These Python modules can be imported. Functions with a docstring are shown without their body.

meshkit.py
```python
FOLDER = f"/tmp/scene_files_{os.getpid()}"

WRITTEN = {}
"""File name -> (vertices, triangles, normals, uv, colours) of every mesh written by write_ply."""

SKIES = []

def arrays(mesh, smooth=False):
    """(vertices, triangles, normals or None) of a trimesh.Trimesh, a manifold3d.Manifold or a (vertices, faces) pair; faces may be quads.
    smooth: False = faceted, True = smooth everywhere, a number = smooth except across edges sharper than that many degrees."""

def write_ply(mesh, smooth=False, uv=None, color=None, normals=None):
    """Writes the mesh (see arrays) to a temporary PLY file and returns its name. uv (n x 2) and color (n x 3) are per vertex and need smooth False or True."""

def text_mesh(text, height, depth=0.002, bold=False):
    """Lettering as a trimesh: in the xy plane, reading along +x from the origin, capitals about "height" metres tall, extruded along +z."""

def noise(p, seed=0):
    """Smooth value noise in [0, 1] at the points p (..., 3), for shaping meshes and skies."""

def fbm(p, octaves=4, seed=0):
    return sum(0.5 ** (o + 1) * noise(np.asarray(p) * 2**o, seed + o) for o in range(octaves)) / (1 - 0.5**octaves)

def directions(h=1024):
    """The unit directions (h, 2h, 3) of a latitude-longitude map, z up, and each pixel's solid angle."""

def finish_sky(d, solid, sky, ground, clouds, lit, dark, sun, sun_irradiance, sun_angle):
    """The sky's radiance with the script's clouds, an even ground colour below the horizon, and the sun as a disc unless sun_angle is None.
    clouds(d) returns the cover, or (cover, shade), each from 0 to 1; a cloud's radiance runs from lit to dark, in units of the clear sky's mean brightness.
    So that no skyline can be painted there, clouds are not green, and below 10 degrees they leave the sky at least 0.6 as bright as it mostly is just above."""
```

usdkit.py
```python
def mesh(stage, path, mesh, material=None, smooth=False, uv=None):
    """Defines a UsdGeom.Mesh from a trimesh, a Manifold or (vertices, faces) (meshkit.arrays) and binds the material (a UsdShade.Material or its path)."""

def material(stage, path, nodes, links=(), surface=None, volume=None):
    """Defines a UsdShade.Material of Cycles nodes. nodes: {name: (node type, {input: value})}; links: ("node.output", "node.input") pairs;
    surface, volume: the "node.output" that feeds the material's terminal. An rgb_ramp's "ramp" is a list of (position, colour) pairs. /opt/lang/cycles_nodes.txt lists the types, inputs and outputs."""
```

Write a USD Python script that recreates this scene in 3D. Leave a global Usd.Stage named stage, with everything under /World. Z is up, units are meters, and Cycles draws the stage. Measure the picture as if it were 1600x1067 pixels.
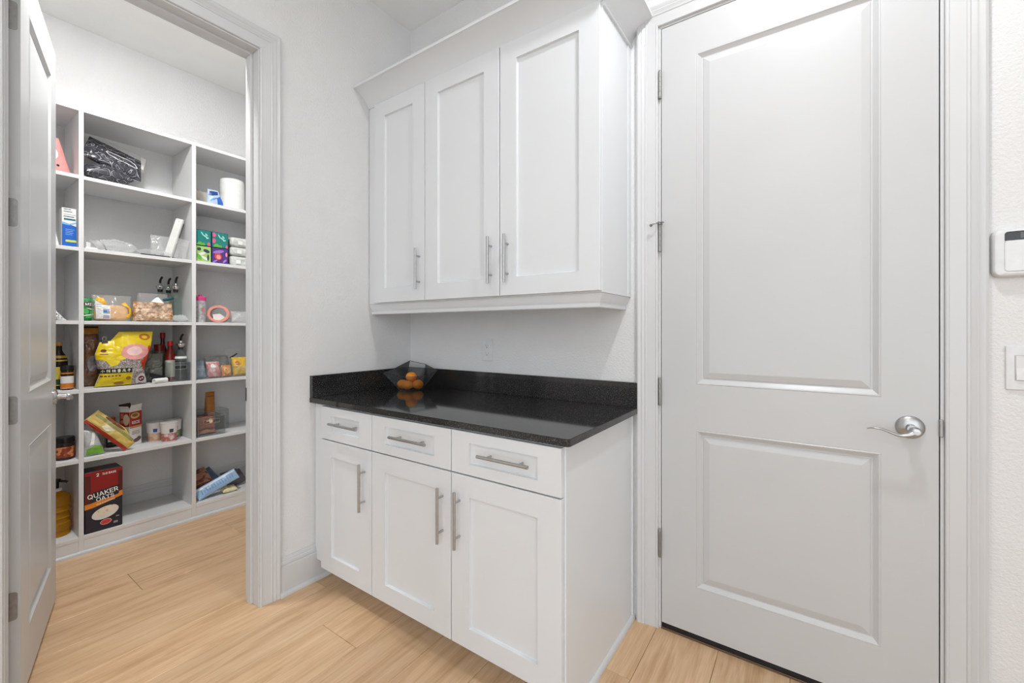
import math, random
import numpy as np
import trimesh
import manifold3d as m3
import shapely
from shapely.geometry import Polygon, Point, box as sbox, LineString
from shapely import affinity
from pxr import Usd, UsdGeom, UsdLux, UsdShade, Gf, Sdf
import usdkit, meshkit

EXPOSURE = 0.11
DOME, KEY, KEY2, PANTRY = 0.70, 345.0, 200.0, 345.0
WALL, TRIM, CAB, SHELF = (222, 222, 222), (205, 206, 207), (222, 225, 228), (221, 221, 221)
DOORC = (196, 197, 198)
FLOOR, FLOOR_D, FLOOR_L = (210, 176, 139), (188, 151, 113), (222, 192, 157)
random.seed(7); np.random.seed(7)
stage = Usd.Stage.CreateInMemory()
UsdGeom.SetStageUpAxis(stage, 'Z'); UsdGeom.SetStageMetersPerUnit(stage, 1.0)
UsdGeom.Xform.Define(stage, '/World'); UsdGeom.Scope.Define(stage, '/World/Looks')

# ---------------------------------------------------------------- camera
PSI = math.radians(34.71465)
cam = UsdGeom.Camera.Define(stage, '/World/camera')
cam.CreateHorizontalApertureAttr(36.0); cam.CreateVerticalApertureAttr(36.0 * 1067 / 1600)
cam.CreateFocalLengthAttr(36.0 * 665.7276 / 1600)
cam.CreateVerticalApertureOffsetAttr(-(533.5 - 516.02) / 1600 * 36.0)
cam.CreateClippingRangeAttr((0.03, 200.0))
right = Gf.Vec3d(math.cos(PSI), math.sin(PSI), 0); fwd = Gf.Vec3d(-math.sin(PSI), math.cos(PSI), 0)
cam.AddTransformOp().Set(Gf.Matrix4d(right[0], right[1], 0, 0, 0, 0, 1, 0, -fwd[0], -fwd[1], 0, 0, 1.9796, -1.7766, 1.2145, 1))
cam.CreateExposureAttr(EXPOSURE)

# ---------------------------------------------------------------- light: daylight from the open room behind, recessed cans
dome = UsdLux.DomeLight.Define(stage, '/World/daylight')
dome.CreateIntensityAttr(DOME); dome.CreateColorAttr(Gf.Vec3f(0.905, 0.957, 1.0))
def can(name, x, y, z, power, radius=0.07, color=(0.97, 0.985, 1.0)):
    l = UsdLux.DiskLight.Define(stage, '/World/' + name)
    l.CreateRadiusAttr(radius); l.CreateIntensityAttr(power); l.CreateColorAttr(Gf.Vec3f(*color))
    l.AddTranslateOp().Set(Gf.Vec3d(x, y, z))
CEIL = 3.03
can('hall_can_light', 1.99, -0.72, CEIL - 0.006, KEY)
can('hall_can_light_001', 1.99, -2.9, CEIL - 0.006, KEY2)
can('pantry_can_light', -0.30, -1.25, CEIL - 0.006, PANTRY, 0.09, (0.98, 0.98, 0.97))

# ---------------------------------------------------------------- helpers
def lin(c):
    c = np.asarray(c, float) / 255.0
    return tuple(np.where(c <= 0.04045, c / 12.92, ((c + 0.055) / 1.055) ** 2.4))
used = {}
def numbered(parent, name):
    k = (parent, name); n = used.get(k, 0); used[k] = n + 1
    return f'{parent}/{name}' if n == 0 else f'{parent}/{name}_{n:03d}'
def data(p, **kw):
    for k, v in kw.items():
        if v: p.SetCustomDataByKey(k, v)
def thing(name, label, cat, loc=(0, 0, 0), rz=0, group=None, kind=None, rx=0):
    x = UsdGeom.Xform.Define(stage, numbered('/World', name))
    x.AddTranslateOp().Set(Gf.Vec3d(*map(float, loc)))
    if rz: x.AddRotateZOp().Set(float(rz))
    data(x.GetPrim(), label=label, category=cat, group=group, kind=kind)
    return x.GetPrim()
def obj(name, mesh, mat, parent=None, smooth=False, label=None, cat=None, group=None, kind=None):
    base = str(parent.GetPath()) if parent is not None else '/World'
    if isinstance(mesh, list): mesh = trimesh.util.concatenate(mesh)
    m = usdkit.mesh(stage, numbered(base, name), mesh, mat, smooth=smooth)
    data(m.GetPrim(), label=label, category=cat, group=group, kind=kind)
    return m.GetPrim()
def struct(name, mesh, mat, label, cat, smooth=False):
    return obj(name, mesh, mat, None, smooth, label, cat, None, 'structure')
def copy(src, name, loc, rz=0, label=None, group=None):
    d = src.GetCustomData()
    t = thing(name, label or d['label'], d['category'], loc, rz, group or d.get('group'))
    t.GetReferences().AddInternalReference(src.GetPath()); t.SetInstanceable(True)
    return t
def xyz(m):          # shelf items: (right, up, towards the viewer) -> world y, z, x
    m = m.copy(); m.vertices = np.asarray(m.vertices)[:, [2, 0, 1]]; return m
def wb(m):           # items on wall B: (right, up, out) -> x, -y, z
    m = m.copy(); v = np.asarray(m.vertices); m.vertices = np.stack([v[:, 0], -v[:, 2], v[:, 1]], 1); return m
def bx(lo, hi):
    lo, hi = np.minimum(lo, hi), np.maximum(lo, hi)
    b = trimesh.creation.box(hi - lo); b.apply_translation((lo + hi) / 2); return b
def cbx(lo, hi, c=0.0015):
    lo, hi = np.minimum(lo, hi).astype(float), np.maximum(lo, hi).astype(float)
    c = min(c, (hi - lo).min() * 0.45); P = []
    for s in np.ndindex(2, 2, 2):
        p = np.where(s, hi, lo); q = np.where(s, -c, c)
        for k in range(3):
            e = p + q; e[k] = p[k]; P.append(e)
    return trimesh.convex.convex_hull(np.array(P))
def rbx(lo, hi, r=0.004, n=12):
    lo, hi = np.minimum(lo, hi).astype(float), np.maximum(lo, hi).astype(float)
    r = min(r, (hi - lo).min() * 0.49); s = m3.Manifold.sphere(r, n)
    h = m3.Manifold.batch_hull([s.translate(tuple(np.where(k, hi - r, lo + r))) for k in np.ndindex(2, 2, 2)])
    return man(h)
def man(h):
    k = h.to_mesh(); return trimesh.Trimesh(k.vert_properties[:, :3], k.tri_verts, process=False)
def tm(m):
    m = m.copy(); m.merge_vertices()
    return m3.Manifold(m3.Mesh(np.asarray(m.vertices, np.float32), np.asarray(m.faces, np.uint32)))
def ext(poly, d, z0=0.0):
    gs = [g for g in getattr(poly, 'geoms', [poly]) if g.area > 1e-9]
    m = trimesh.util.concatenate([trimesh.creation.extrude_polygon(g, d, engine='earcut') for g in gs])
    m.apply_translation((0, 0, z0)); return m
def lathe(prof, n=24, cap=True):
    """profile (r, z) from bottom to top, around z; closed on the axis"""
    p = [(max(r, 0), z) for r, z in prof]
    if cap:
        if p[0][0] > 0: p = [(0, p[0][1])] + p
        if p[-1][0] > 0: p = p + [(0, p[-1][1])]
    return trimesh.creation.revolve(np.array(p, float), sections=n)
def up(m):           # lathe axis z -> v (up) in the (u, v, w) frame
    m = m.copy(); v = np.asarray(m.vertices); m.vertices = np.stack([v[:, 1], v[:, 2], v[:, 0]], 1); return m
def mv(m, u=0, v=0, w=0):
    m = m.copy(); m.apply_translation((u, v, w)); return m
def rot(m, deg, axis, at=(0, 0, 0)):
    m = m.copy(); m.apply_transform(trimesh.transformations.rotation_matrix(math.radians(deg), axis, at)); return m
def tube(pts, r, n=10):
    """capped tube along a polyline; r scalar, per-point, or per-point (ra, rb)"""
    p = np.asarray(pts, float); k = len(p)
    r = np.broadcast_to(np.asarray(r, float).reshape(-1, 1) if np.ndim(r) < 2 else np.asarray(r, float), (k, 2)) if np.ndim(r) else np.full((k, 2), float(r))
    t = np.gradient(p, axis=0); t /= np.linalg.norm(t, axis=1, keepdims=True)
    ref = np.array([0, 0, 1.0]) if np.abs(t[:, 2]).max() < 0.9 else np.array([0, 1.0, 0]) if np.abs(t[:, 1]).max() < 0.9 else np.array([1.0, 0.2, 0.1])
    a = np.cross(t, ref); a /= np.linalg.norm(a, axis=1, keepdims=True); b = np.cross(t, a)
    th = np.arange(n) * 2 * np.pi / n
    v = p[:, None] + (r[:, :1, None] * np.cos(th)[None, :, None]) * a[:, None] + (r[:, 1:, None] * np.sin(th)[None, :, None]) * b[:, None]
    f = []
    for i in range(k - 1):
        for j in range(n):
            q = (i * n + j, i * n + (j + 1) % n, (i + 1) * n + (j + 1) % n, (i + 1) * n + j)
            f += [(q[0], q[1], q[2]), (q[0], q[2], q[3])]
    v = np.vstack([v.reshape(-1, 3), p[:1], p[-1:]]); c0, c1 = k * n, k * n + 1
    for j in range(n):
        f += [(c0, (j + 1) % n, j), (c1, (k - 1) * n + j, (k - 1) * n + (j + 1) % n)]
    m = trimesh.Trimesh(v, f, process=False)
    if m.volume < 0: m.invert()
    return m
def spline(pts, n=24):
    from scipy.interpolate import CubicSpline
    p = np.asarray(pts, float); s = np.r_[0, np.cumsum(np.linalg.norm(np.diff(p, axis=0), axis=1))]
    return CubicSpline(s, p)(np.linspace(0, s[-1], n))
def grid_faces(nu, nv, flip=False):
    i, j = np.meshgrid(np.arange(nv - 1), np.arange(nu - 1), indexing='ij')
    a = i * nu + j; q = np.stack([a, a + 1, a + nu + 1, a + nu], -1).reshape(-1, 4)
    f = np.vstack([q[:, [0, 1, 2]], q[:, [0, 2, 3]]]); return f[:, ::-1] if flip else f
def loft(rings, closed=True, caps=True):
    """rings: list of (n,3) loops"""
    R = np.array(rings); k, n = R.shape[:2]; f = []
    for i in range(k - 1):
        for j in range(n if closed else n - 1):
            a, b, c, d = i * n + j, i * n + (j + 1) % n, (i + 1) * n + (j + 1) % n, (i + 1) * n + j
            f += [(a, b, c), (a, c, d)]
    v = R.reshape(-1, 3)
    if caps and closed:
        for base, ring, flip in ((0, R[0], True), ((k - 1) * n, R[-1], False)):
            nn = np.cross(ring, np.roll(ring, -1, 0)).sum(0); nn /= np.linalg.norm(nn) + 1e-12
            e1 = np.cross(nn, [0.31, 0.57, 0.76]); e1 /= np.linalg.norm(e1); e2 = np.cross(nn, e1)
            for x, y, z in m3.triangulate([np.stack([ring @ e1, ring @ e2], 1)]):
                f.append((base + z, base + y, base + x) if flip else (base + x, base + y, base + z))
    m = trimesh.Trimesh(v, f, process=False)
    if closed and caps and m.volume < 0: m.invert()
    return m

# ---------------------------------------------------------------- materials
MAT = {}
def mat(name, nodes, links, surface='p.BSDF'):
    if name not in MAT: MAT[name] = usdkit.material(stage, '/World/Looks/' + name, nodes, links, surface)
    return MAT[name]
def plain(name, rgb, rough=0.5, metal=0.0, vary=0.0, scale=40, bump=0.0, bscale=200, **kw):
    """procedural paint / plastic / card: base colour with a faint noise in tone and a faint relief"""
    if name in MAT: return MAT[name]
    c = np.array(lin(rgb)); v = vary or 0.04
    nodes = {'g': ('texture_coordinate', {}), 'n': ('noise_texture', {'scale': scale, 'detail': 3.0}),
             'r': ('rgb_ramp', {'ramp': [(0.3, tuple(c * (1 - v))), (0.7, tuple(np.minimum(c * (1 + v), 1)))]}),
             'p': ('principled_bsdf', {'roughness': rough, 'metallic': metal, **kw})}
    links = [('g.object', 'n.vector'), ('n.fac', 'r.fac'), ('r.color', 'p.base_color')]
    if bump:
        nodes['n2'] = ('noise_texture', {'scale': bscale, 'detail': 3.0})
        nodes['b'] = ('bump', {'strength': 1.0, 'distance': bump})
        links += [('g.object', 'n2.vector'), ('n2.fac', 'b.height'), ('b.normal', 'p.normal')]
    return mat(name, nodes, links)
wall_paint = plain('wall_paint', WALL, 0.6, vary=0.015, scale=6, bump=0.0022, bscale=120)
ceiling_paint = plain('ceiling_paint', (242, 242, 240), 0.75, vary=0.015, scale=6, bump=0.0012, bscale=110)
trim_paint = plain('trim_paint', TRIM, 0.32, vary=0.01, scale=5)
door_paint = plain('door_paint', DOORC, 0.34, vary=0.01, scale=5)
cab_paint = plain('cabinet_paint', CAB, 0.36, vary=0.01, scale=5)
shelf_paint = plain('shelf_paint', SHELF, 0.45, vary=0.012, scale=8)
nickel = plain('brushed_nickel', (182, 183, 184), 0.34, 1.0, vary=0.06, scale=60)
hinge_metal = plain('satin_hinge_metal', (156, 155, 153), 0.42, 1.0, vary=0.08, scale=90)
chrome = plain('chrome_metal', (215, 215, 214), 0.12, 1.0)
black_gap = plain('black_rubber', (22, 23, 28), 0.6)
black_plastic = plain('black_plastic', (20, 20, 21), 0.3)
white_plastic = plain('white_plastic', (218, 219, 220), 0.35)
granite = mat('black_granite', {
    'g': ('geometry', {}), 'n': ('noise_texture', {'scale': 230.0, 'detail': 4.0, 'roughness': 0.75}), 'n3': ('noise_texture', {'scale': 60.0, 'detail': 3.0}),
    'r': ('rgb_ramp', {'ramp': [(0.38, lin((8, 8, 9))), (0.50, lin((34, 34, 34))), (0.60, lin((70, 70, 69))), (0.70, lin((136, 135, 132)))]}),
    'r3': ('rgb_ramp', {'ramp': [(0.35, (0.7, 0.7, 0.7)), (0.7, (1.0, 1.0, 1.0))]}),
    'x': ('mix', {'mix_type': 'multiply', 'fac': 1.0}), 'p': ('principled_bsdf', {'roughness': 0.07, 'ior': 1.54})},
    [('g.position', 'n.vector'), ('g.position', 'n3.vector'), ('n.fac', 'r.fac'), ('n3.fac', 'r3.fac'), ('r.color', 'x.color1'), ('r3.color', 'x.color2'), ('x.color', 'p.base_color')])
def wood(name, base, dark, light):
    return mat(name, {
        'g': ('geometry', {}), 'o': ('object_info', {}),
        'off': ('combine_xyz', {}), 'mr': ('math', {'math_type': 'multiply', 'value2': 37.0}),
        'add': ('vector_math', {'math_type': 'add'}),
        'm': ('mapping', {'scale': (9.0, 0.8, 9.0)}), 'n': ('noise_texture', {'scale': 2.6, 'detail': 5.0, 'roughness': 0.6, 'distortion': 1.0}),
        'm2': ('mapping', {'scale': (120.0, 4.0, 120.0)}), 'n2': ('noise_texture', {'scale': 1.6, 'detail': 3.0}),
        'r': ('rgb_ramp', {'ramp': [(0.28, lin(dark)), (0.5, lin(base)), (0.75, lin(light))]}),
        'r2': ('rgb_ramp', {'ramp': [(0.3, (0.88, 0.86, 0.84)), (0.62, (1.0, 1.0, 1.0))]}),
        'r3': ('rgb_ramp', {'ramp': [(0.0, (0.93, 0.925, 0.92)), (1.0, (1.04, 1.03, 1.02))]}),
        'x': ('mix', {'mix_type': 'multiply', 'fac': 1.0}), 'y': ('mix', {'mix_type': 'multiply', 'fac': 1.0}),
        'b': ('bump', {'strength': 0.25, 'distance': 0.0006}),
        'p': ('principled_bsdf', {'roughness': 0.42})},
        [('o.random', 'mr.value1'), ('mr.value', 'off.x'), ('mr.value', 'off.y'), ('g.position', 'add.vector1'), ('off.vector', 'add.vector2'),
         ('add.vector', 'm.vector'), ('m.vector', 'n.vector'), ('add.vector', 'm2.vector'), ('m2.vector', 'n2.vector'),
         ('n.fac', 'r.fac'), ('n2.fac', 'r2.fac'), ('o.random', 'r3.fac'), ('r.color', 'x.color1'), ('r2.color', 'x.color2'),
         ('x.color', 'y.color1'), ('r3.color', 'y.color2'), ('y.color', 'p.base_color'), ('n2.fac', 'b.height'), ('b.normal', 'p.normal')])
oak = wood('oak_plank', FLOOR, FLOOR_D, FLOOR_L)
def film(name, tint=(255, 255, 255), haze=0.12, hazecol=(235, 236, 236), rough=0.12, bump=0.0, bscale=25):
    """thin clear plastic or glass: mostly see-through, glossy by angle, slightly milky"""
    nodes = {'t': ('transparent_bsdf', {'color': lin(tint)}), 'gl': ('glossy_bsdf', {'color': (1, 1, 1), 'roughness': rough}),
             'd': ('diffuse_bsdf', {'color': lin(hazecol)}), 'lw': ('layer_weight', {'blend': 0.5}), 'pw': ('math', {'math_type': 'power', 'value2': 4.0}), 'f': ('math', {'math_type': 'multiply_add', 'value2': 0.55, 'value3': 0.03}), 'm1': ('mix_closure', {'fac': haze}), 'm2': ('mix_closure', {})}
    links = [('lw.facing', 'pw.value1'), ('pw.value', 'f.value1'), ('t.BSDF', 'm1.closure1'), ('d.BSDF', 'm1.closure2'), ('m1.closure', 'm2.closure1'), ('gl.BSDF', 'm2.closure2'), ('f.value', 'm2.fac')]
    if bump:
        nodes |= {'g': ('texture_coordinate', {}), 'n': ('noise_texture', {'scale': bscale, 'detail': 1.0}), 'b': ('bump', {'strength': 1.0, 'distance': bump})}
        links += [('g.object', 'n.vector'), ('n.fac', 'b.height'), ('b.normal', 'gl.normal')]
    return mat(name, nodes, links, 'm2.closure')
# ================================================================ THE SETTING
XB, YR, YL = -1.6055, -0.165, -2.6          # pantry: back wall plane, right wall plane, left wall plane
HX, HY = 4.2, -4.4                          # hall: far right wall, open end behind the camera
O0, O1, OZ = -1.592, -0.8753, 2.4454        # pantry doorway (jamb faces) and its head
D0, D1 = 1.4915, 2.3037                     # hall door leaf
def bump_wall(name, boxes, label): return struct(name, [bx(*b) for b in boxes], wall_paint, label, 'wall')
bump_wall('wall_left', [((-0.115, HY, 0), (0, O0 - 0.02, CEIL)), ((-0.115, O1 + 0.02, 0), (0, 0.0, CEIL)), ((-0.115, O0 - 0.02, OZ + 0.02), (0, O1 + 0.02, CEIL))],
          'white textured wall with the open pantry doorway in it')
bump_wall('wall_back', [((0, 0, 0), (D0 - 0.0128, 0.14, CEIL)), ((D1 + 0.012, 0, 0), (HX, 0.14, CEIL)), ((D0 - 0.0128, 0, 2.459), (D1 + 0.012, 0.14, CEIL)), ((D0 - 0.0128, 0.11, 0), (D1 + 0.012, 0.14, 2.459))],
          'white textured wall behind the cabinets and around the closed door')
bump_wall('wall_front', [((-0.115, HY - 0.12, 0), (1.2, HY, CEIL))], 'white wall closing the hall behind the camera')
bump_wall('wall_pantry_back', [((XB - 0.1, YL - 0.1, 0), (XB, YR + 0.1, CEIL))], 'white pantry wall behind the open shelving')
bump_wall('wall_pantry_right', [((XB, YR, 0), (-0.115, YR + 0.165, CEIL))], 'white end wall at the right of the pantry')
bump_wall('wall_pantry_left', [((XB, YL - 0.1, 0), (-0.115, YL, CEIL))], 'white end wall at the left of the pantry, behind the open door')
struct('ceiling', bx((-0.115, HY, CEIL), (HX + 0.12, 0.14, CEIL + 0.1)), ceiling_paint, 'flat white ceiling over the hall', 'ceiling')
struct('ceiling_pantry', bx((XB - 0.1, YL - 0.1, CEIL), (-0.115, 0.0, CEIL + 0.1)), ceiling_paint, 'flat white ceiling over the pantry', 'ceiling')

# floor of oak planks, each its own piece, running along y
floor = thing('floor', 'light oak plank floor running through the hall into the pantry', 'floor', kind='structure')
obj('underlay', bx((XB - 0.1, HY, -0.06), (HX + 0.12, 0.14, -0.0125)), plain('underlay_brown', (96, 70, 46), 0.8), floor)
PW = 0.2283; rng = random.Random(11)
fixed = {0: [-0.776], -5: [-1.122], -1: [-1.378], 4: [-0.325], 1: [-1.30], 2: [-0.95], 3: [-1.55], 5: [-1.05], -2: [-0.62], -3: [-1.75], -4: [-1.5], -6: [-0.6], -7: [-1.9]}
for k in range(-9, 17):
    x0 = 0.333 + (k - 0) * PW; x1 = x0 + PW
    if x1 < XB - 0.05 or x0 > HX + 0.1: continue
    first = fixed.get(k, [rng.uniform(-1.3, -0.3)])[0]
    cuts = [0.13]
    y = first
    while y > HY: cuts.append(y); y -= rng.uniform(1.2, 1.5)
    cuts.append(HY)
    for a, b in zip(cuts, cuts[1:]):
        if a - b < 0.02: continue
        obj('plank', cbx((max(x0, XB - 0.08) + 0.0005, b + 0.0005, -0.012), (x1 - 0.0005, a - 0.0005, 0.0), 0.0016), oak, floor)

# glazed corner of the hall behind the camera: white frame members, open between them to the daylight
win = thing('window_1', 'wide white framed corner window of the hall behind the camera', 'window', kind='structure')
for y in (HY, -3.3, -2.26): obj('window_frame', bx((HX, y, 0), (HX + 0.06, y + 0.06, CEIL)), trim_paint, win)
for x in (1.2, 2.7): obj('window_frame', bx((x, HY - 0.06, 0), (x + 0.06, HY, CEIL)), trim_paint, win)
obj('window_sill', bx((HX, HY, 0), (HX + 0.06, -2.2, 0.06)), trim_paint, win); obj('window_sill', bx((1.2, HY - 0.06, 0), (HX + 0.06, HY, 0.06)), trim_paint, win)
struct('wall_right', bx((HX, -2.2, 0), (HX + 0.12, 0.14, CEIL)), wall_paint, 'white wall at the far right end of the hall', 'wall')

# casing profile: (distance from the inner edge, depth out of the wall)
CAS = [(0.0, 0.0), (0.0, 0.009), (0.002, 0.0115), (0.007, 0.0125), (0.009, 0.0095), (0.011, 0.0095), (0.043, 0.0125), (0.0455, 0.0150), (0.050, 0.0160), (0.053, 0.0135), (0.057, 0.0155),
       (0.064, 0.0185), (0.068, 0.0170), (0.072, 0.0195), (0.080, 0.0210), (0.086, 0.0185), (0.087, 0.0), ]
def casing(a0, a1, zt, place):
    """mitred casing round a doorway; place(a, z, d) gives the world point"""
    rings = []
    for s, top in (((a0, -1), 0), ((a0, -1), 1), ((a1, 1), 1), ((a1, 1), 0)):
        rings.append([place(s[0] + s[1] * u, (zt + u) if top else 0.0, d) for u, d in CAS])
    return loft(rings)
def wall_legs(name, a0, a1, zt, place, label):
    t = thing(name, label, 'door casing', kind='structure')
    prof = CAS
    for seq in ((((a0, -1), 0), ((a0, -1), 1)), (((a0, -1), 1), ((a1, 1), 1)), (((a1, 1), 1), ((a1, 1), 0))):
        obj('casing_board', loft([[place(s[0] + s[1] * u, (zt + u) if tp else 0.0, d) for u, d in prof] for s, tp in seq]), trim_paint, t, smooth=25)
    return t
t2 = wall_legs('trim_1', 1.4795, 2.3157, 2.4525, lambda a, z, d: (a, -d, z), 'white stepped casing boards around the closed hall door')
t1 = wall_legs('trim_2', O0 - 0.005, O1 + 0.005, OZ + 0.006, lambda a, z, d: (d, a, z), 'white stepped casing boards around the pantry doorway')
wall_legs('trim_3', O0 - 0.005, O1 + 0.005, OZ + 0.006, lambda a, z, d: (-0.115 - d, a, z), 'white casing boards on the pantry side of its doorway')

# jambs and stops
def jamb(name, boxes, label):
    t = thing(name, label, 'door frame', kind='structure')
    for n, b in boxes: obj(n, cbx(*b, 0.001), trim_paint, t)
    return t
jamb('trim_4', [('jamb', ((-0.116, O1, 0), (0.002, O1 + 0.019, OZ))), ('jamb', ((-0.116, O0 - 0.019, 0), (0.002, O0, OZ))), ('head_jamb', ((-0.116, O0 - 0.019, OZ), (0.002, O1 + 0.019, OZ + 0.019))),
                ('door_stop', ((-0.080, O1 - 0.011, 0), (-0.046, O1 + 0.0005, OZ))), ('door_stop', ((-0.080, O0 - 0.0005, 0), (-0.046, O0 + 0.011, OZ))), ('door_stop', ((-0.080, O0 + 0.011, OZ - 0.011), (-0.046, O1 - 0.011, OZ + 0.0005)))],
     'white painted jamb and stop lining the pantry doorway')
strike = obj('strike_plate', xyz(mv(cbx((-0.0016, -0.030, -0.0045), (0.0008, 0.030, 0.026), 0.0007), O1, 0.925, -0.113)), hinge_metal, None, label='small satin metal strike plate on the right jamb of the pantry doorway', cat='strike plate')
jb = jamb('trim_5', [('jamb', ((D0 - 0.0125, -0.001, 0), (D0 - 0.0025, 0.11, 2.4445))), ('jamb', ((D1 + 0.0030, -0.001, 0), (D1 + 0.0117, 0.11, 2.4445))), ('head_jamb', ((D0 - 0.0125, -0.001, 2.4445), (D1 + 0.0117, 0.11, 2.457))),
                ('door_stop', ((D0 - 0.0025, 0.040, 0), (D0 + 0.010, 0.075, 2.4445))), ('door_stop', ((D1 - 0.010, 0.040, 0), (D1 + 0.0035, 0.075, 2.4445))), ('door_stop', ((D0 + 0.010, 0.040, 2.432), (D1 - 0.010, 0.075, 2.4445)))],
     'white painted jamb lining the closed hall door')
struct('threshold', [cbx((D0 - 0.002, 0.004, 0), (D1 + 0.002, 0.10, 0.003), 0.001), cbx((D0 - 0.002, -0.004, 0.0), (D1 + 0.002, 0.006, 0.0018), 0.0008)], plain('threshold_brown', (112, 88, 66), 0.5), 'thin brown threshold strip under the closed hall door', 'threshold')

# ---------------------------------------------------------------- moulded two-panel doors
PROF = [(0.0, 0.0), (0.002, -0.0005), (0.004, 0.0012), (0.007, 0.0008), (0.010, -0.002), (0.021, -0.0105), (0.025, -0.0110), (0.028, -0.0085), (0.048, -0.0030), (0.051, -0.0026)]
def moulded_panel(u0, u1, v0, v1, T):
    """raised panel with its sticking, front at w=0, back at w=-T, closed"""
    def ring(i, w): return [(u0 + i, v0 + i, w), (u1 - i, v0 + i, w), (u1 - i, v1 - i, w), (u0 + i, v1 - i, w)]
    rings = [ring(0.02, -T + 0.008), ring(0.0, -T + 0.001)] + [ring(i, w) for i, w in PROF]
    return loft(rings)
def door_leaf(parent, W, H, T, place, mirror=1):
    """frame, two panels; local u 0..W, v 0..H, face at w=0"""
    pans = [(0.130, W - 0.130, 0.180, 0.800), (0.130, W - 0.130, 0.975, 2.271)]
    fr = sbox(0, 0, W, H)
    for p in pans: fr = fr.difference(sbox(p[0], p[2], p[1], p[3]))
    m = ext(fr, T, -T)
    lf = obj('frame', place(m), door_paint, parent)
    for p in pans: obj('panel', place(moulded_panel(*p, T)), door_paint, parent)
    return lf
door2 = thing('door_1', 'white two-panel door with a satin lever, closed, at the right of the cabinets', 'door', (D0, 0.0, 0.0267), kind='structure')
DW = D1 - D0
door_leaf(door2, DW, 2.4145, 0.035, wb)
obj('door_sweep', wb(cbx((0.004, -0.0205, -0.030), (DW - 0.002, 0.001, -0.004), 0.001)), black_gap, door2, label='black rubber sweep along the bottom edge')
def hinge_mesh():
    k = []
    z = 0.0
    for i in range(5): k.append(lathe([(0.0062, z), (0.0066, z + 0.0006), (0.0066, z + 0.0192), (0.0062, z + 0.0198)], 16)); z += 0.0202
    k.append(lathe([(0.0058, -0.005), (0.0064, -0.003), (0.0064, -0.0005)], 16)); k.append(lathe([(0.0064, z), (0.0064, z + 0.003), (0.0050, z + 0.007), (0.0022, z + 0.0092)], 16))
    k.append(bx((-0.0018, 0.0, 0.0), (0.0004, 0.012, 0.1)))
    return trimesh.util.concatenate(k)
for zc in (2.212, 1.589, 0.965, 0.349):
    h = hinge_mesh(); h.apply_translation((-0.0040, -0.0105, zc - 0.0505 - 0.0267)); hp = obj('hinge', h, hinge_metal, door2, smooth=35)
    if zc == 1.589:
        arm = [tube([(-0.004, -0.0105, 0.055), (-0.004, -0.0105, 0.0665)], 0.009, 14), tube(spline([(-0.004, -0.0105, 0.061), (-0.012, -0.026, 0.060), (-0.024, -0.034, 0.056), (-0.033, -0.034, 0.052)], 8), 0.0028, 8),
               tube([(-0.030, -0.034, 0.0535), (-0.037, -0.033, 0.0495)], 0.0055, 12), tube(spline([(-0.004, -0.0105, 0.061), (0.008, -0.024, 0.061), (0.012, -0.016, 0.061)], 6), 0.0022, 8)]
        for a in arm: a.apply_translation((0, 0, zc - 0.0267))
        obj('hinge_pin_stop', arm, hinge_metal, door2, smooth=35, label='small metal hinge pin door stop with a bumper tip')
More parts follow.
